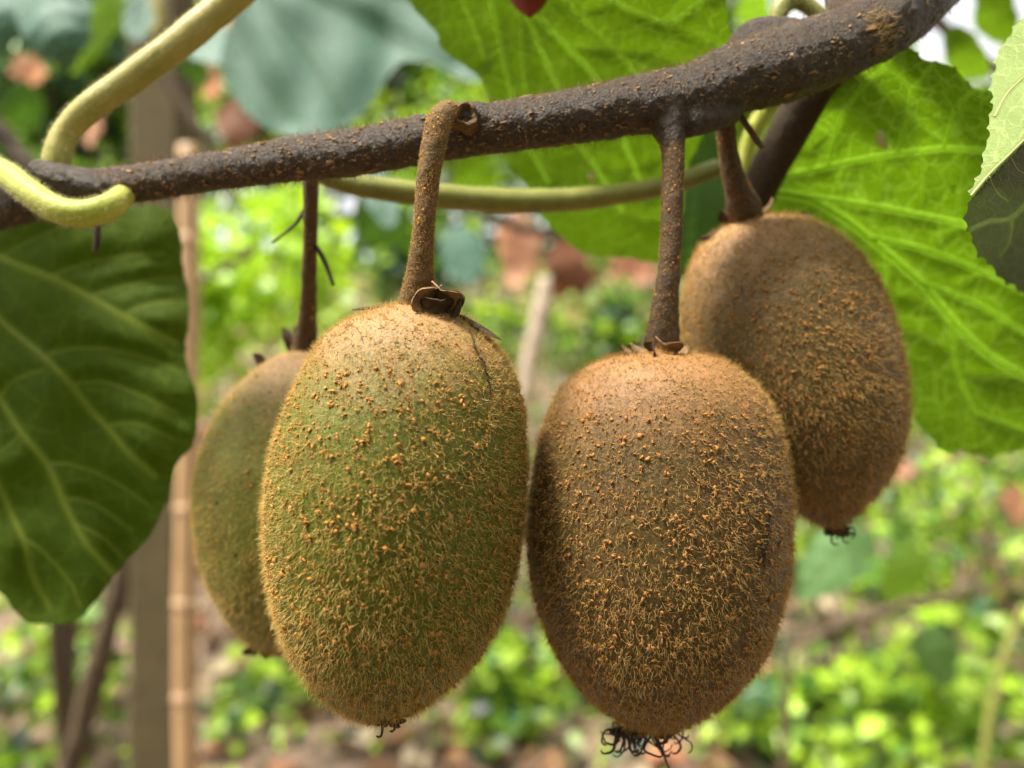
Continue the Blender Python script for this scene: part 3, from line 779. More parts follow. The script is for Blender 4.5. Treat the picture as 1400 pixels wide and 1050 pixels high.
for a_ in [(712, 335, 64, 100, 5, 1.3, 'leaf_orange', 'large pale orange dry leaf hanging in the gap between the front stalks'),
           (782, 362, 80, 62, 70, 1.35, 'leaf_rust', 'dark brown dry leaf right of the pale orange leaf'),
           (860, 350, 60, 50, 40, 1.5, 'leaf_orange', 'small orange dry leaf left of the brown kiwi stalk'),
           (880, 370, 40, 36, 0, 1.5, 'leaf_orange', 'orange dry leaf touching the brown kiwi stalk'),
           (962, 276, 48, 26, 70, 0.24, 'leaf_orange', 'peach dry leaf scrap between the two right-hand stalks'),
           (985, 283, 22, 54, 10, 0.235, 'leaf_orange', 'narrow peach dry leaf scrap beside the rear kiwi stalk'),
           (40, 95, 44, 40, 30, 1.2, 'leaf_orange', 'blurred orange dry leaf near the left edge at top'),
           (290, 112, 46, 30, 80, 1.0, 'leaf_orange', 'blurred pinkish dry leaf just above the post'),
           (302, 28, 34, 50, 10, 1.0, 'leaf_orange', 'blurred peach dry leaf beside the big teal leaf'),
           (320, 170, 60, 50, 40, 1.1, 'leaf_rust', 'blurred brown dry leaf below the big teal leaf'),
           (130, 168, 20, 50, 15, 1.1, 'leaf_orange', 'blurred peach dry leaf between post and olive stalk'),
           (1388, 690, 60, 40, 70, 1.8, 'leaf_orange', 'blurred pink dry leaf at the right edge of the photo'),
           (1232, 640, 34, 30, 20, 1.9, 'leaf_orange', 'blurred pink dry leaf right of the rear kiwi')]:
    oval_leaf(a_[0], a_[1], a_[2], a_[3], a_[4], a_[5], M[a_[6]], a_[7], name='dry_leaf', cat='dry leaf', group='dry leaves out of focus behind the fruit', fold=4e-4, rough=0.16)

# ------------------------------------------------------------------ post, cane, sticks
def post(px0, px1, d, m):
    x0 = d * (px0 - 700) / F; x1 = d * (px1 - 700) / F
    gz = float(ground_z((x0 + x1) / 2, d)) - 0.05
    w = x1 - x0
    nseg = 60
    prof = []
    for k in range(8):                                    # bevelled square section
        ang = math.pi / 4 * k
    bev = 0.006
    base = [(x0 + bev, d), (x1 - bev, d), (x1, d + bev), (x1, d + w - bev), (x1 - bev, d + w), (x0 + bev, d + w), (x0, d + w - bev), (x0, d + bev)]
    zs = np.linspace(gz, 2.3, nseg)
    vs = []
    for i, z in enumerate(zs):
        for q_, (x, y) in enumerate(base):
            dx = 0.0035 * noise.noise(Vector((x * 9, y * 9, z * 5)))
            vs.append((x + dx, y + dx * 0.7, z))
    k = 8
    f = []
    for i in range(nseg - 1):
        for j in range(k):
            a0 = i * k + j; b0 = i * k + (j + 1) % k
            f += [(a0, b0, b0 + k, a0 + k)]
    f += [tuple(range(k))[::-1], tuple(range((nseg - 1) * k, nseg * k))]
    o = mesh_obj('orchard_post', vs, f, m, loc=((x0 + x1) / 2, d + w / 2, gz), smooth=False)
    return tag(o, 'square brown trellis post standing upright at left', 'post')
post(174, 243, 1.10, M['post'])

def cane():
    d = 1.02
    pts = [(256, 200), (256, 420), (254, 640), (250, 900), (254, 1200), (256, 1650)]
    root = empty('bamboo_cane', P(256, 1650, d))
    tag(root, 'thin tan bamboo cane standing against the brown post', 'cane')
    q_ = catmull(np.array([[x + 2, y, d, 14.0] for x, y in pts], float), 80)
    c = PN(q_[:, 0], q_[:, 1], q_[:, 2])
    v, f = tube_geo(c, np.full(len(c), 14.0 * d / F), 16)
    mesh_obj('culm', v, f, M['cane'], root)
    for y in (330, 560, 695, 832, 950, 1110, 1290):
        i = int(np.argmin(np.abs(q_[:, 1] - y)))
        cc = c[i] + np.array([[0, 0, 0.008], [0, 0, 0.003], [0, 0, -0.003], [0, 0, -0.008]])
        v, f = tube_geo(cc, np.array([14.0, 15.8, 15.8, 14.0]) * d / F, 14)
        mesh_obj('joint', v, f, M['cane_node'], root)
cane()

def stick(name, pts, m, label, cat, n=40, sides=9, bump=0.25, bscale=60.0, group=None):
    c, r, v, f = px_tube(np.array(pts, float), n, sides, bump=bump, bscale=bscale)
    return tag(mesh_obj(name, v, f, m, loc=c[0]), label, cat, group)
stick('leaning_stick', [(60, 1180, 1.3, 17), (98, 1040, 1.3, 16), (128, 930, 1.3, 15), (150, 850, 1.3, 14), (170, 760, 1.3, 12), (190, 600, 1.3, 10)], M['stick'], 'brown stick leaning towards the post at lower left', 'stick', bscale=20)
stick('dry_twig', [(225, 410, 1.4, 6), (272, 386, 1.4, 5), (310, 364, 1.4, 5), (350, 340, 1.4, 4)], M['stick'], 'thin blurred twig crossing the lime shrub beside the cane', 'twig')
stick('pale_stick', [(748, 380, 1.7, 10), (738, 430, 1.7, 11), (722, 500, 1.7, 10), (708, 590, 1.7, 9), (700, 700, 1.7, 9)], M['stick_pale'], 'pale blurred stick in the gap between the front fruits', 'stick')
stick('vine_stem', [(130, -30, 0.75, 9), (170, 20, 0.75, 9), (215, 90, 0.75, 8), (250, 145, 0.75, 8), (285, 200, 0.75, 7), (320, 270, 0.75, 7)], M['stick'], 'thin brown vine stem slanting across the post at top left', 'vine stem')
stick('vine_stem', [(-40, 130, 0.45, 13), (0, 180, 0.45, 13), (35, 222, 0.45, 12), (75, 270, 0.45, 12)], M['bark_dark'], 'dark blurred vine stem at the left edge above the branch', 'vine stem')
stick('vine_stem', [(600, 250, 0.9, 6), (680, 300, 0.9, 7), (760, 320, 0.9, 6), (850, 318, 0.9, 6)], M['bark_dark'], 'dark blurred stem below the horizontal olive stalk', 'vine stem')
stick('fallen_branch', [(1060, 900, 1.5, 4), (1095, 880, 1.5, 6), (1140, 856, 1.5, 9), (1190, 842, 1.5, 8), (1235, 826, 1.5, 6), (1290, 818, 1.5, 6), (1325, 800, 1.5, 5), (1345, 765, 1.5, 4), (1352, 700, 1.5, 3)], M['stick'], 'thin crooked brown branch crossing the weeds at lower right', 'branch')
stick('dry_twig', [(1095, 790, 1.5, 5), (1115, 825, 1.5, 5), (1135, 858, 1.5, 6)], M['stick'], 'short twig meeting the crooked branch at lower right', 'twig')
stick('weed_stem', [(1072, 1120, 1.6, 7), (1072, 1020, 1.6, 7), (1076, 950, 1.6, 6), (1082, 880, 1.6, 5)], M['stick'], 'upright brown stem below the crooked branch', 'stem')
stick('weed_stem', [(1340, 1100, 1.3, 6), (1350, 1000, 1.3, 6), (1372, 900, 1.3, 5), (1400, 830, 1.3, 5)], M['petiole_dim'], 'curved olive stem rising at the lower right edge', 'stem')
stick('vine_stem', [(1270, 20, 0.6, 8), (1310, 55, 0.6, 8), (1350, 85, 0.6, 7), (1400, 130, 0.6, 7)], M['stick'], 'blurred brown stem behind the leaves at top right', 'vine stem')
stick('vine_stem', [(205, -20, 0.6, 7), (216, 10, 0.6, 7), (218, 32, 0.6, 7), (208, 46, 0.6, 6)], M['petiole'], 'blurred tan tendril hook at top left', 'tendril')

# ------------------------------------------------------------------ the thick branch
BR = np.array([(-160, 318, .150, 27), (-60, 300, .146, 27), (0, 286, .143, 28), (70, 268, .140, 28), (130, 258, .138, 28), (200, 249, .136, 27), (300, 233, .133, 28), (400, 218, .130, 32), (500, 206, .128, 34), (600, 187, .127, 35),
               (700, 172, .126, 36.5), (800, 157, .126, 39.5), (880, 142, .127, 42), (945, 132, .128, 47), (1000, 110, .129, 49), (1060, 93, .130, 53), (1120, 72, .131, 52), (1170, 51, .132, 50), (1215, 26, .133, 50), (1262, -14, .136, 50), (1296, -58, .145, 48), (1310, -110, .165, 44)], float)
branch = empty('kiwi_branch', P(700, 172, .126))
tag(branch, 'thick dark brown bristly vine branch rising from left to upper right', 'branch')
bq_ = catmull(BR, 420)
bc = PN(bq_[:, 0], bq_[:, 1], bq_[:, 2]); brad = bq_[:, 3] * bq_[:, 2] / F * 0.93
def branch_geo():
    extra = brad.copy()
    return tube_geo(bc, extra, 56, bump=0.045, bscale=420.0, seed=3.0)
KNOBS = [[(150, 262, .137, 24), (100, 250, .1355, 24), (70, 238, .135, 20), (50, 229, .1345, 13), (42, 226, .1345, 6)],          # stump at the left
         [(914, 120, .128, 40), (913, 150, .127, 37), (915, 172, .1258, 27), (918, 190, .1252, 19), (920, 205, .1250, 15)],           # swelling over the right stalk
         [(1000, 150, .129, 20), (975, 158, .127, 22), (935, 165, .1255, 24)],
         [(1000, 84, .131, 10), (1012, 62, .132, 18), (1036, 50, .132, 24), (1072, 52, .132, 26), (1110, 60, .131, 24)],              # shoulder on top
         [(612, 165, .1245, 20), (645, 162, .1243, 23), (675, 168, .125, 20)],
         [(1150, 20, .134, 20), (1146, 2, .135, 17), (1142, -20, .136, 14), (1138, -60, .137, 12)]]
geo = [branch_geo()] + [px_tube(np.array(k_, float), 40, 28)[2:] for k_ in KNOBS]
bv, bf = join(geo)
bark = mesh_obj('bark', bv, bf, M['bark'], branch)
md = bark.modifiers.new('fuse', 'REMESH'); md.mode = 'VOXEL'; md.voxel_size = 0.00042; md.use_smooth_shade = True
md = bark.modifiers.new('soften', 'SMOOTH'); md.factor = 0.6; md.iterations = 5
for nm_, size_, st_ in (('bark_lumps', 0.0045, 0.00045), ('bark_grain', 0.0010, 0.00055)):
    tx_ = bpy.data.textures.new(nm_, 'CLOUDS'); tx_.noise_scale = size_; tx_.noise_depth = 3
    md = bark.modifiers.new(nm_, 'DISPLACE'); md.texture = tx_; md.strength = st_; md.mid_level = 0.55; md.texture_coords = 'LOCAL'
bt, bu, bw_ = frames(bc)

def tube_surface(c, r, t, u, v, n, i0=0, i1=None):
    i = rng.integers(i0, i1 or len(c), n); th = rng.uniform(0, 2 * np.pi, n)
    nr = np.cos(th)[:, None] * u[i] + np.sin(th)[:, None] * v[i]
    return c[i] + t[i] * rng.uniform(-0.5, 0.5, (n, 1)) * np.linalg.norm(c[1] - c[0]) + nr * r[i][:, None] * 0.985, nr, t[i]

def hairs(pos, nr, flow, length, r0, k=6, curl=0.35, tilt=0.5, lift=(0.35, 1.0)):
    n = len(pos)
    rd = rng.normal(size=(n, 3)); rd = unit(rd - nr * np.sum(rd * nr, 1)[:, None])
    d0 = unit(nr * rng.uniform(*lift, n)[:, None] + flow + rd * tilt * rng.uniform(0, 1, n)[:, None])
    bend = unit(np.cross(d0, rng.normal(size=(n, 3))))
    s = np.linspace(0, 1, k)[None, :, None]
    ph = rng.uniform(0, 6.28, n)[:, None, None]
    L = length[:, None, None]
    b2 = unit(np.cross(d0, bend))
    pts = pos[:, None, :] + d0[:, None, :] * L * s + bend[:, None, :] * L * curl * (s ** 2) * rng.uniform(-0.6, 1.4, n)[:, None, None] \
        + b2[:, None, :] * L * 0.14 * np.sin(s * 6.0 + ph) * s + (flow * 0.5)[:, None, :] * L * s ** 2
    rad = (r0[:, None] if np.ndim(r0) else r0) * np.linspace(1.0, 0.25, k)[None, :] * np.ones((n, 1))
    return pts, rad

ps, nr, tg = tube_surface(bc, brad, bt, bu, bw_, 8000)
ln = rng.uniform(0.3, 1.0, len(ps)) * 0.0017
hp, hr = hairs(ps, nr, np.zeros_like(nr) + tg * rng.normal(size=(len(ps), 1)) * 0.3, ln, 0.000032, 5, 0.4, 0.6, (0.6, 1.2))
curves_obj('bristle', hp, hr, M['hair_bark'], branch)

ICO_V = None
def ico():
    g = (1 + 5 ** 0.5) / 2
    v = np.array([(-1, g, 0), (1, g, 0), (-1, -g, 0), (1, -g, 0), (0, -1, g), (0, 1, g), (0, -1, -g), (0, 1, -g), (g, 0, -1), (g, 0, 1), (-g, 0, -1), (-g, 0, 1)], float)
    f = np.array([(0, 11, 5), (0, 5, 1), (0, 1, 7), (0, 7, 10), (0, 10, 11), (1, 5, 9), (5, 11, 4), (11, 10, 2), (10, 7, 6), (7, 1, 8), (3, 9, 4), (3, 4, 2), (3, 2, 6), (3, 6, 8), (3, 8, 9), (4, 9, 5), (2, 4, 11), (6, 2, 10), (8, 6, 7), (9, 8, 1)])
    return unit(v), f
def crumbs(pos, nr, size, m, name, parent, ax=None, stretch=(0.6, 1.6), flat=0.6):
    iv, jf = ico(); n = len(pos)
    rd = rng.normal(size=(n, 3)) if ax is None else ax + 0.15 * rng.normal(size=(n, 3))
    a1 = unit(rd - nr * np.sum(rd * nr, 1)[:, None]); a2 = np.cross(nr, a1)
    s1 = size * rng.uniform(*stretch, n); s2 = size * rng.uniform(0.6, 1.1, n); s3 = size * flat * rng.uniform(0.7, 1.3, n)
    jit = 1 + 0.42 * rng.normal(size=(n, 12, 1))
    loc = iv[None] * jit
    v = pos[:, None] + loc[..., 0:1] * (a1 * s1[:, None])[:, None] + loc[..., 1:2] * (a2 * s2[:, None])[:, None] + loc[..., 2:3] * (nr * s3[:, None])[:, None]
    f = (jf[None] + (np.arange(n) * 12)[:, None, None]).reshape(-1, 3)
    o = mesh_obj(name, v.reshape(-1, 3), f, m, parent, smooth=False)
    o['kind'] = 'stuff'
    return o
ps, nr, tg = tube_surface(bc, brad, bt, bu, bw_, 4200)
crumbs(ps, nr, np.exp(rng.normal(-8.9, 0.42, len(ps))), M['lenticel'], 'lenticel', branch, ax=tg, stretch=(0.9, 2.6), flat=0.5)

# node scar ring, knobs and swellings on the branch
def ring_scar(px, py, d, rpx, parent):
    c0 = np.array(P(px, py, d)); R = rpx * d / F
    nrm = unit(np.array([0.25, -1.0, 0.12])); a1 = unit(np.cross(nrm, [0, 0, 1.0])); a2 = np.cross(nrm, a1)
    prof = [(1.35, -0.9), (1.18, -0.1), (1.05, 0.22), (0.82, 0.20), (0.66, -0.05), (0.5, -0.28), (0.25, -0.34), (0.02, -0.30)]
    N = 28; vs = []
    for r_, h_ in prof:
        for k in range(N):
            t = 2 * math.pi * k / N
            j = 1 + 0.09 * math.sin(3 * t + 1) + 0.07 * rng.normal()
            vs.append(c0 + (a1 * math.cos(t) + a2 * math.sin(t)) * R * r_ * j + nrm * R * (h_ + 0.05 * rng.normal()))
    f = []
    for i in range(len(prof) - 1):
        for k in range(N):
            a0 = i * N + k; b0 = i * N + (k + 1) % N
            f.append((a0, b0, b0 + N, a0 + N))
    ro = mesh_obj('node_scar', vs, f, M['stalk_tan'], parent)
    vs = [c0 + nrm * R * -0.05]
    for k in range(16):
        t = 2 * math.pi * k / 16
        vs.append(c0 + (a1 * math.cos(t) + a2 * math.sin(t)) * R * 0.62 + nrm * R * (-0.22 + 0.12 * rng.normal()))
    mesh_obj('scar_pith', vs, [(0, 1 + k, 1 + (k + 1) % 16) for k in range(16)], M['sepal_dark'], ro)
ring_scar(636, 157, .1206, 16, branch)

def knob(name, pts, m, parent, sides=24, n=40, bump=0.12, label=None):
    c, r, v, f = px_tube(np.array(pts, float), n, sides, bump=bump, bscale=260.0, seed=5.0)
    o = mesh_obj(name, v, f, m, parent)
    if label: o['label'] = label
    return o
patch_ps, pn_, pt_ = tube_surface(bc, brad, bt, bu, bw_, 420, 356, 366)
sel = (pn_[:, 1] < -0.5) & (pn_[:, 2] < 0.3)
hp, hr = hairs(patch_ps[sel], pn_[sel], pt_[sel] * 0.4, np.full(sel.sum(), 0.0016), 0.000035, 6, 0.7, 1.2)
curves_obj('fibre_patch', hp, hr, M['hair_brown'], branch)

# other stalks and canes round the branch
def fuzzy_stick(name, pts, m, hm, label, cat, n=120, sides=28, hn=3000, hl=0.0009, bump=0.05, bscale=150.0, group=None):
    c, r, v, f = px_tube(np.array(pts, float), n, sides, bump=bump, bscale=bscale)
    root = empty(name, c[0])
    tag(root, label, cat, group)
    mesh_obj('rind', v, f, m, root)
    t, u, w = frames(c)
    ps, nr, tg = tube_surface(c, r, t, u, w, hn)
    hp, hr = hairs(ps, nr, np.zeros_like(nr), rng.uniform(0.4, 1, hn) * hl, 0.000016, 4, 0.5, 0.5)
    curves_obj('fuzz', hp, hr, hm, root)
    return root
fuzzy_stick('young_shoot', [(-60, 232, .150, 16), (-25, 226, .143, 16), (5, 236, .1355, 17), (40, 262, .1290, 17.5), (72, 284, .1275, 18), (102, 292, .1275, 18), (132, 289, .1285, 18), (154, 280, .1305, 17), (168, 268, .1340, 14.5), (184, 254, .1395, 9)],
            M['shoot'], M['hair_shoot'], 'thick yellow green young shoot curling in front of the branch at left', 'shoot', hn=3500)
fuzzy_stick('leaf_stalk', [(400, -75, .150, 21), (345, -28, .147, 21), (300, 12, .145, 20), (240, 62, .142, 19.5), (175, 110, .140, 19), (120, 150, .138, 18), (90, 182, .137, 17), (78, 215, .136, 17), (76, 245, .136, 17)],
            M['petiole'], M['hair_shoot'], 'olive yellow leaf stalk bending up from the branch at top left', 'leaf stalk', hn=4000)
fuzzy_stick('leaf_stalk', [(420, 225, .146, 13), (460, 246, .148, 14), (520, 258, .150, 15.5), (600, 268, .153, 16.5), (680, 274, .156, 17), (760, 274, .158, 16), (840, 266, .160, 14.5), (910, 254, .162, 13), (980, 230, .166, 12)],
            M['petiole_dim'], M['hair_shoot'], 'olive green stalk running sideways behind the front fruit stalks', 'leaf stalk', hn=2000)
fuzzy_stick('leaf_stalk', [(1060, 50, .134, 11), (1066, 14, .134, 12), (1086, 0, .134, 11), (1110, 12, .134, 10), (1132, 36, .134, 10)],
            M['petiole_dim'], M['hair_shoot'], 'short curled yellowish stalk arching on top of the thick branch', 'leaf stalk', hn=1200)
fuzzy_stick('leaf_stalk', [(1085, 110, .165, 10), (1055, 140, .167, 12), (1035, 170, .169, 12), (1022, 205, .171, 11), (1015, 250, .173, 10), (1012, 300, .175, 9)],
            M['shoot'], M['hair_shoot'], 'yellow green stalk behind the rear kiwi stalk', 'leaf stalk', hn=800)
fuzzy_stick('side_cane', [(1190, 30, .148, 27), (1120, 110, .149, 27), (1090, 160, .153, 27), (1065, 205, .158, 26), (1042, 250, .162, 24), (1020, 300, .166, 23), (990, 370, .166, 22)],
            M['bark_dark'], M['hair_bark'], 'dark bare cane slanting down behind the rear kiwi stalk', 'cane', hn=1500)
fuzzy_stick('dry_twig', [(1005, 148, .131, 4.5), (1020, 170, .131, 4.2), (1032, 188, .131, 4.5), (1042, 202, .131, 3.5)],
            M['stalk_brown'], M['hair_bark'], 'tiny dry twig under the thick branch beside the rear kiwi stalk', 'twig', n=40, sides=10, hn=200)
fuzzy_stick('dry_twig', [(133, 290, .150, 4.5), (133, 312, .150, 4.5), (133, 330, .150, 4), (130, 344, .150, 2)],
            M['black_style'], M['hair_bark'], 'short black twig hanging below the yellow green shoot', 'twig', n=30, sides=10, hn=80)

# red dry bud hanging at the top
def red_bud():
    d = .150
    q_ = catmull(np.array([(728, -90, d, 3), (726, -60, d, 16), (724, -30, d, 29), (724, -8, d, 29), (724, 8, d, 20), (724, 18, d, 9), (724, 25, d, 1)], float), 40)
    c = PN(q_[:, 0], q_[:, 1], q_[:, 2])
    v, f = tube_geo(c, q_[:, 3] * d / F, 24, bump=0.08, bscale=120)
    tag(mesh_obj('red_bud', v, f, M['red_bud'], loc=c[0]), 'dark red pointed bud hanging at the top edge above the branch', 'bud')
red_bud()

# ------------------------------------------------------------------ kiwifruit
def sheet(name, base, along, out, L, W, curl, m, parent, cup=0.4, seed=0):
    """small dried flap (sepal): base point, direction along, outward direction"""
    along = unit(np.array(along, float)); out = np.array(out, float); out = unit(out - along * np.dot(out, along)); side = np.cross(along, out)
    nu, nw = 12, 9
    top, bot = [], []
    for i in range(nu):
        s = i / (nu - 1); ang = curl * s
        p = np.array(base) + L * (along * (math.sin(ang) / curl if abs(curl) > 1e-3 else s) + out * ((1 - math.cos(ang)) / curl if abs(curl) > 1e-3 else 0))
        tn = unit(along * math.cos(ang) + out * math.sin(ang)); nn = np.cross(side, tn) * -1
        w = W * (0.55 + 0.6 * math.sin(math.pi * min(1, s * 0.9 + 0.08))) * (1 - 0.6 * max(0, s - 0.8) / 0.2)
        for j in range(nw):
            t = (j / (nw - 1) - 0.5) * 2
            q_ = p + side * t * w + nn * (cup * w * t * t + 0.10 * W * noise.noise(Vector((s * 3 + seed, t * 2, seed))))
            top.append(q_ + nn * W * 0.05); bot.append(q_ - nn * W * 0.05)
    k = nu * nw
    f = []
    for i in range(nu - 1):
        for j in range(nw - 1):
            a0 = i * nw + j
            f.append((a0, a0 + 1, a0 + nw + 1, a0 + nw)); f.append((k + a0, k + a0 + nw, k + a0 + nw + 1, k + a0 + 1))
    rim = [i * nw for i in range(nu)] + [(nu - 1) * nw + j for j in range(1, nw)] + [i * nw + nw - 1 for i in range(nu - 2, -1, -1)] + [j for j in range(nw - 2, 0, -1)]
    for a0, b0 in zip(rim, rim[1:] + rim[:1]):
        f.append((b0, a0, a0 + k, b0 + k))
    return mesh_obj(name, top + bot, f, m, parent)

def px_seed(pts):
    return pts[0][0] * 0.137

class Fruit:
    def __init__(s, T, R, B, L, d, skin, label, depth_ratio=0.95, shrink=0.962, seed=1.0):
        poly = catmull_closed([T] + R + [B] + L[::-1], 1.0)
        T = np.array(T, float); B = np.array(B, float)
        u = (B - T) / np.linalg.norm(B - T); w = np.array([u[1], -u[0]])        # w points to the right when u points down
        h = (poly - T) @ u; sd_ = (poly - T) @ w
        i0, i1 = int(np.argmin(h)), int(np.argmax(h))
        if i0 < i1: ch1, ch2 = np.r_[i0:i1 + 1], np.r_[i1:len(h), 0:i0 + 1]
        else: ch1, ch2 = np.r_[i0:len(h), 0:i1 + 1], np.r_[i1:i0 + 1]
        def prof(ch):
            o = np.argsort(h[ch]); return h[ch][o], sd_[ch][o]
        N, S = 150, 120
        s.N, s.S = N, S
        hs_ = h[i0] + (h[i1] - h[i0]) * (1 - np.cos(np.linspace(0, np.pi, N))) / 2
        a_ = np.interp(hs_, *prof(ch1)); b_ = np.interp(hs_, *prof(ch2))
        cc, ww = (a_ + b_) / 2, np.abs(a_ - b_) / 2
        ww[0] = ww[-1] = 1e-3
        hm = (hs_[0] + hs_[-1]) / 2
        hs2 = hm + (hs_ - hm) * (shrink + 0.004)
        sc_ = d / F
        ctr = T[None] + u[None] * hs2[:, None] + w[None] * cc[:, None]          # px
        c3 = PN(ctr[:, 0], ctr[:, 1], np.full(N, d))
        wx = np.array([w[0], 0, -w[1]])
        th = np.linspace(0, 2 * np.pi, S, endpoint=False)
        ring = np.cos(th)[:, None] * wx[None] + np.sin(th)[:, None] * np.array([0, depth_ratio, 0])[None]
        rr = (ww * shrink * sc_)[:, None] * (1 + 0.012 * np.sin(3 * th + seed)[None] + 0.010 * np.sin(2 * th + seed * 2 + hs_[:, None] * 0.01))
        V = (c3[:, None] + ring[None] * rr[..., None])
        lump = np.array([noise.fractal(Vector(p * 140 + seed), 1.0, 2.0, 3) for p in V.reshape(-1, 3)]).reshape(N, S)
        V = c3[:, None] + ring[None] * (rr * (1 + 0.010 * lump))[..., None]
        V[0] = c3[0]; V[-1] = c3[-1]
        s.V = V.reshape(-1, 3)
        i = np.arange(N - 1)[:, None]; j = np.arange(S)[None]
        q0 = i * S + j; q1 = i * S + (j + 1) % S
        quad = np.stack([q0, q1, q1 + S, q0 + S], -1).reshape(-1, 4)
        s.F = np.concatenate([quad[:, [0, 2, 1]], quad[:, [0, 3, 2]]])
        s.root = empty('kiwifruit', c3[N // 2]); tag(s.root, label, 'kiwifruit')
        o = mesh_obj('skin', s.V, s.F, skin, s.root)
        at = o.data.attributes.new('height_along', 'FLOAT', 'POINT')
        at.data.foreach_set('value', np.repeat((hs_ - hs_[0]) / (hs_[-1] - hs_[0]), S).astype(np.float32))
        s.ctr = c3[N // 2]; s.d = d; s.c3 = c3
        s.axis = unit(c3[-1] - c3[0])
        tri = s.V[s.F]
        cr = np.cross(tri[:, 1] - tri[:, 0], tri[:, 2] - tri[:, 0])
        ar = np.linalg.norm(cr, axis=1); s.area = ar / 2
        nn = cr / (ar[:, None] + 1e-15)
        flip = np.sum(nn * (tri.mean(1) - s.ctr), 1) < 0
        nn[flip] *= -1
        s.nn, s.tri = nn, tri
        s.bvh = BVHTree.FromPolygons([Vector(v) for v in s.V], [tuple(f) for f in s.F.tolist()])
    def sample(s, n):
        k = rng.choice(len(s.area), n, p=s.area / s.area.sum())
        r1 = np.sqrt(rng.uniform(size=(n, 1))); r2 = rng.uniform(size=(n, 1))
        t = s.tri[k]
        return t[:, 0] * (1 - r1) + t[:, 1] * r1 * (1 - r2) + t[:, 2] * r1 * r2, s.nn[k]
    def hit(s, px, py):
        o = Vector((0, 0, CAM_H)); dr = (P(px, py, 1.0) - o).normalized()
        loc, nrm, _, _ = s.bvh.ray_cast(o, dr)
        if loc is None:
            loc, nrm, _, _ = s.bvh.find_nearest(P(px, py, s.d))
        n_ = np.array(nrm)
        if np.dot(n_, np.array(loc) - s.ctr) < 0: n_ = -n_
        return np.array(loc), n_
    def fuzz(s, n, length, r0, m, nt, tsize, tm, ntm, down=0.30):
        p, nr = s.sample(n)
        hq = (p - s.c3[0]) @ s.axis / np.linalg.norm(s.c3[-1] - s.c3[0])
        nzp = np.array([noise.noise(Vector(q * 260)) for q in p])
        keep = rng.uniform(size=n) < np.clip(0.80 + 0.9 * nzp + 0.35 * (hq - 0.5), 0.25, 1.0)
        p, nr = p[keep], nr[keep]; n = len(p)
        hfrac = (p - s.c3[0]) @ s.axis / np.linalg.norm(s.c3[-1] - s.c3[0])
        flow = np.tile(s.axis, (n, 1)) * (down * (0.2 + 1.0 * np.clip(hfrac, 0, 1)))[:, None]
        flow -= nr * np.sum(flow * nr, 1)[:, None]
        L = length * rng.uniform(0.45, 1.25, n) * (0.72 + 0.4 * np.clip(hfrac, 0, 1))
        hp, hr = hairs(p - nr * 0.00003, nr, flow, L, r0 * rng.uniform(0.6, 1.25, n), 7, 0.34, 0.95, (0.5, 1.15))
        curves_obj('fuzz', hp, hr, m, s.root)
        # tufts: crumbs of matted hair with a few stray hairs each
        p, nr = s.sample(nt)
        sz = tsize * np.clip(np.exp(rng.normal(0, 0.36, nt)), 0.4, 1.7)
        hf = (p - s.c3[0]) @ s.axis / np.linalg.norm(s.c3[-1] - s.c3[0])
        sz *= np.where(hf < 0.16, 0.55, 1.0)
        crumbs(p + nr * (sz * 0.4 + 0.00016 * np.clip(hf, 0, 1))[:, None], nr, sz * 0.80, tm, 'tuft', s.root, flat=0.75, stretch=(0.6, 1.9))
        k = np.repeat(np.arange(nt), ntm)
        hp, hr = hairs(p[k] + rng.normal(size=(len(k), 3)) * sz[k][:, None] * 0.4, nr[k], np.zeros((len(k), 3)), length * rng.uniform(0.3, 0.75, len(k)), r0 * 1.25, 5, 0.9, 1.6)
        curves_obj('tuft_hair', hp, hr, M['hair_brown'], s.root)
    def stalk(s, pts, m, n=110, hn=5000, sides=32):
        c, r, v, f = px_tube(np.array(pts, float), n, sides, bump=0.11, bscale=330.0, seed=2.0)
        o = mesh_obj('stalk', v, f, m, s.root)
        t, u, w = frames(c)
        ps, nr, tg = tube_surface(c, r, t, u, w, hn)
        hp, hr = hairs(ps, nr, np.zeros_like(nr), rng.uniform(0.3, 1, hn) * 0.00042, 0.000022, 4, 0.6, 0.9)
        curves_obj('stalk_fuzz', hp, hr, M['hair_brown'], o)
        ps, nr, tg = tube_surface(c, r, t, u, w, hn // 8)
        crumbs(ps, nr, np.exp(rng.normal(-9.2, 0.4, len(ps))), M['tuft'], 'stalk_wart', o, ax=tg)
        return o
    def line_mark(s, pts, w, m, name='skin_crack'):
        """thin irregular groove lips lying on the skin along photo points"""
        q_ = catmull(np.array(pts, float), 46)
        c = []
        for i, (x, y) in enumerate(q_):
            loc, nr = s.hit(x + 2.2 * noise.noise(Vector((i * 0.35, px_seed(pts), 0))) + rng.normal() * 0.35, y)
            c.append(loc + nr * (0.00042 + 0.00012 * noise.noise(Vector((i * 0.8, 3.0, 0)))))
        k = np.arange(46)
        r = w * 0.55 * s.d / F * (0.65 + 0.55 * np.abs(np.sin(k * 0.9 + 1)) * rng.uniform(0.5, 1.2, 46)) * np.sin(np.pi * (k + 0.8) / 46.6) ** 0.5
        v, f = tube_geo(np.array(c), r, 7)
        mesh_obj(name, v, f, m, s.root)
    def sepals(s, specs):
        loc, nr = s.hit(specs[0][0], specs[0][1])
        cal = empty('calyx', loc - np.array(s.root.location)); cal.parent = s.root
        for k, (px, py, dx, dz, L, W, curl, m, lift) in enumerate(specs):
            loc, nr = s.hit(px, py)
            sheet('sepal', loc + nr * 0.0002, np.array([dx, -0.25, dz]), nr + np.array([0, -0.4, 0.3]) * lift, L * s.d / F, W * s.d / F, curl, M[m], cal, seed=k * 3.7 + px)
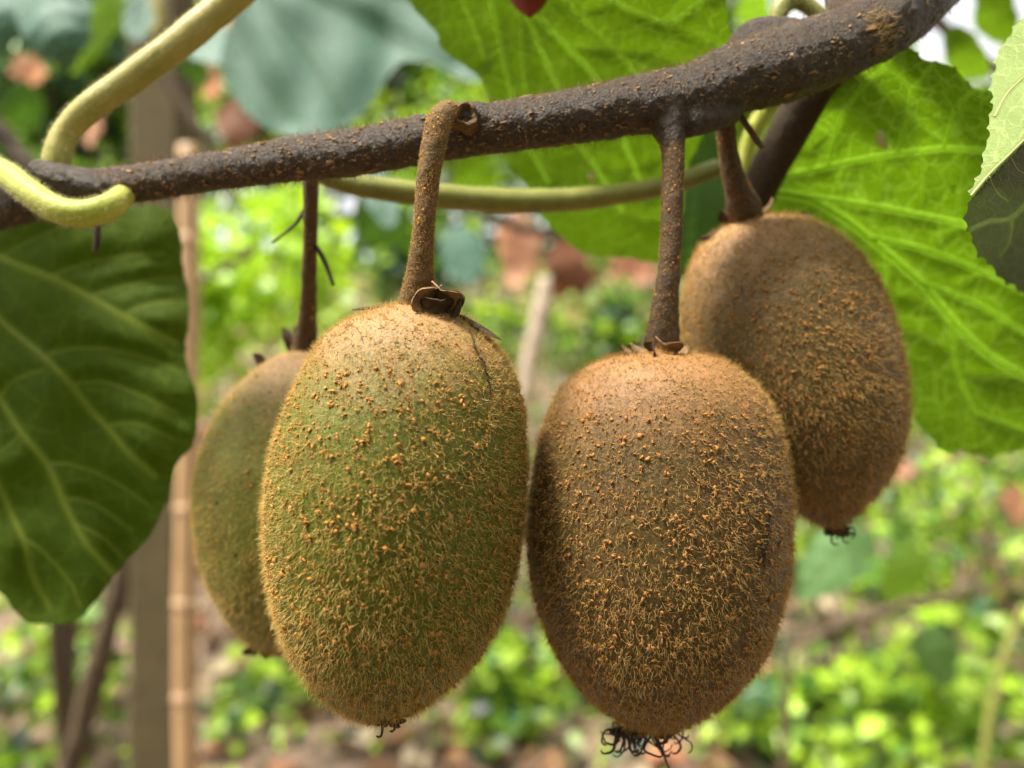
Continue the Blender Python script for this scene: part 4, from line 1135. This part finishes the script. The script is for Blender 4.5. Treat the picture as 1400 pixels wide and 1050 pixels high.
    def styles(s, px, py, n, spread, length, r, bract=4.2):
        loc, nr = s.hit(px, py)
        rem = empty('style_remnant', loc - np.array(s.root.location)); rem.parent = s.root
        sc_ = s.d / F
        for k in range(n):
            st = loc + np.array([rng.uniform(-1, 1) * spread * 0.55, rng.uniform(-0.6, 0.4) * spread * 0.5, 0.0]) * sc_
            st[2] += 4 * sc_
            ang = rng.uniform(-1.1, 1.1)
            dr = unit(np.array([math.sin(ang), rng.uniform(-0.6, 0.5), -math.cos(ang) * 0.9]))
            Lk = length * sc_ * rng.uniform(0.5, 1.15)
            kink = rng.normal(size=3) * 0.22 * Lk
            hook = unit(np.cross(dr, [0, 1, 0])) * Lk * rng.choice([-0.3, 0.3])
            cc = catmull(np.array([st, st + dr * Lk * 0.4 + kink * 0.6, st + dr * Lk * 0.8 + kink, st + dr * Lk + kink * 0.7 + hook * 0.8, st + dr * Lk * 0.93 + kink * 0.7 + hook * 1.3]), 18)
            v, f = tube_geo(cc, np.linspace(1.0, 0.5, 18) * r * sc_ * rng.uniform(0.6, 1.2), 7, bump=0.25, bscale=900)
            mesh_obj('dried_style', v, f, M['black_style'], rem)
        pc = loc + np.stack([rng.uniform(-0.5, 0.5, 14) * spread, rng.uniform(-0.3, 0.3, 14) * spread, rng.uniform(-0.22, 0.08, 14) * length], 1) * sc_
        crumbs(pc, np.tile([0, -0.3, -1.0], (14, 1)) / 1.044, np.full(14, bract * sc_), M['sepal_dark'], 'dried_bract', rem)
        return rem, loc

K2 = Fruit((548, 407), [(610, 413), (650, 432), (690, 472), (714, 522), (725, 585), (727, 645), (721, 720), (708, 790), (690, 845), (660, 897), (620, 940), (572, 975)], (528, 992),
           [(486, 424), (442, 452), (412, 500), (385, 560), (368, 620), (361, 680), (364, 750), (374, 820), (394, 880), (425, 932), (462, 970), (497, 987)], 0.122, M['skin_green'],
           'large greenish hairy kiwifruit at front left of the cluster', seed=1.3)
K2.fuzz(31000, 0.00142, 0.000028, M['hair_gold'], 5200, 0.00021, M['tuft'], 4)
K2.stalk([(622, 150, .1225, 9), (612, 152, .1195, 14), (601, 164, .1165, 16.5), (594, 195, .1155, 16.5), (585, 250, .1155, 15.2), (580, 310, .1160, 14.8), (575, 365, .1175, 17.5), (573, 392, .1190, 22), (572, 412, .1205, 26), (571, 425, .122, 24)], M['stalk_tan'], hn=7000)
K2.sepals([(590, 424, -0.15, 1.0, 34, 21, 1.15, 'sepal', 0.5), (603, 426, 0.35, 1.0, 40, 22, 1.35, 'sepal', 0.7), (582, 424, -0.7, 0.8, 26, 16, 0.9, 'sepal', 0.4), (612, 428, 0.9, 0.35, 30, 17, 1.2, 'sepal_dark', 0.4),
           (598, 430, 0.1, 0.7, 22, 20, 0.8, 'sepal_dark', 0.8), (628, 432, 1.0, -0.45, 66, 7, -0.25, 'sepal_dark', 0.1), (548, 416, -1.0, -0.05, 66, 7, -0.2, 'sepal_dark', 0.1)])
K2.line_mark([(640, 450), (645, 470), (650, 484), (659, 498), (664, 518), (668, 536), (666, 552)], 2.3, M['crack'])
K2.styles(535, 985, 9, 26, 16, 2.6, 6.0)

K3 = Fruit((905, 466), [(955, 474), (1000, 491), (1038, 526), (1060, 572), (1074, 640), (1077, 700), (1070, 780), (1055, 850), (1031, 902), (992, 950), (950, 984)], (898, 1004),
           [(852, 475), (800, 491), (762, 525), (740, 570), (728, 622), (718, 690), (716, 740), (722, 800), (738, 860), (770, 920), (812, 965), (852, 992)], 0.131, M['skin_brown'],
           'large brown hairy kiwifruit at front right of the cluster', seed=2.9)
K3.fuzz(31000, 0.00138, 0.000027, M['hair_brown'], 5600, 0.00021, M['tuft_brown'], 4)
K3.stalk([(914, 160, .127, 20), (917, 185, .1255, 17), (920, 215, .125, 15.5), (919, 270, .125, 14.5), (917, 330, .1255, 14.5), (913, 385, .1265, 16), (908, 430, .128, 19), (906, 458, .1295, 23), (905, 476, .131, 24)], M['stalk_brown'], hn=5000)
K3.sepals([(912, 482, 0.1, 0.8, 20, 17, 1.7, 'sepal', 1.0), (886, 480, -1.0, 0.1, 26, 15, 0.5, 'sepal', 1.0), (868, 482, -1.0, 0.1, 20, 12, 0.7, 'sepal', 1.0), (926, 480, 1.0, -0.05, 16, 12, 1.2, 'sepal', 0.8), (896, 484, -0.3, 0.3, 16, 13, 0.8, 'sepal_dark', 1.2)])
K3.line_mark([(1050, 703), (1048, 715), (1046, 735), (1041, 750), (1042, 765), (1040, 785)], 4.2, M['crack'])
K3.styles(880, 1000, 40, 84, 38, 2.2, 7.0)

K4 = Fruit((1022, 287), [(1070, 286), (1110, 298), (1152, 325), (1190, 374), (1216, 440), (1233, 515), (1237, 570), (1228, 620), (1206, 666), (1176, 706)], (1143, 735),
           [(978, 305), (945, 340), (930, 400), (928, 465), (942, 540), (972, 605), (1026, 664), (1088, 708)], 0.147, M['skin_tan'],
           'brown kiwifruit hanging furthest right behind the front pair', depth_ratio=0.9, shrink=0.948, seed=4.4)
K4.fuzz(24000, 0.0016, 0.000034, M['hair_brown'], 3200, 0.00021, M['tuft_brown'], 3)
K4.stalk([(985, 120, .134, 14), (991, 160, .135, 13), (994, 195, .137, 12.5), (1001, 235, .139, 14), (1011, 266, .1415, 18), (1017, 286, .144, 23), (1021, 298, .147, 22)], M['stalk_brown'], hn=3000)
K4.sepals([(1030, 290, 0.8, 0.3, 34, 10, 0.9, 'sepal', 0.3), (985, 310, -0.7, -0.5, 36, 10, 0.3, 'sepal_dark', 0.1), (1100, 296, 0.3, 0.9, 14, 8, 0.8, 'sepal_dark', 0.3), (998, 300, -0.6, 0.3, 22, 9, 0.7, 'sepal_dark', 0.2)])
K4.styles(1146, 726, 9, 26, 24, 1.8, 6.5)

K1 = Fruit((415, 472), [(455, 478), (490, 510), (512, 560), (525, 620), (528, 690), (520, 760), (500, 820), (470, 865), (430, 888)], (388, 895),
           [(380, 480), (348, 500), (310, 541), (282, 600), (268, 668), (270, 730), (284, 790), (310, 842), (345, 880)], 0.160, M['skin_olive'],
           'olive green kiwifruit half hidden behind the front left one', depth_ratio=0.95, seed=6.1)
K1.fuzz(19000, 0.0014, 0.000032, M['hair_gold'], 700, 0.00022, M['tuft'], 2)
stk = K1.stalk([(426, 225, .140, 11), (425, 260, .141, 10), (424, 320, .145, 9.5), (423, 380, .150, 10), (421, 430, .155, 12), (418, 458, .158, 15), (416, 480, .160, 18)], M['stalk_brown'], hn=2000)
c, r, v, f = px_tube(np.array([(430, 335, .146, 4), (440, 350, .145, 3.6), (448, 368, .145, 3), (456, 390, .145, 2.4)], float), 20, 8)
mesh_obj('side_twig', v, f, M['black_style'], stk)
c, r, v, f = px_tube(np.array([(418, 285, .146, 3.4), (405, 305, .147, 2.6), (385, 322, .147, 2), (372, 332, .147, 1.4)], float), 20, 8)
mesh_obj('side_twig', v, f, M['black_style'], stk)
K1.sepals([(348, 494, -0.1, 1.0, 20, 9, 0.6, 'sepal_dark', 0.2), (396, 476, -0.1, 1.0, 36, 6, 0.8, 'sepal_dark', 0.2), (410, 474, 0.1, 1.0, 34, 9, 0.9, 'sepal_dark', 0.2), (430, 474, 0.9, 0.4, 26, 10, 0.9, 'sepal_dark', 0.2)])
K1.styles(368, 892, 16, 54, 22, 3.4, 9.0)
p, nr = K1.sample(40)
crumbs(p, nr, np.full(40, 0.00042), M['sepal_dark'], 'dark_speck', K1.root, flat=0.5)
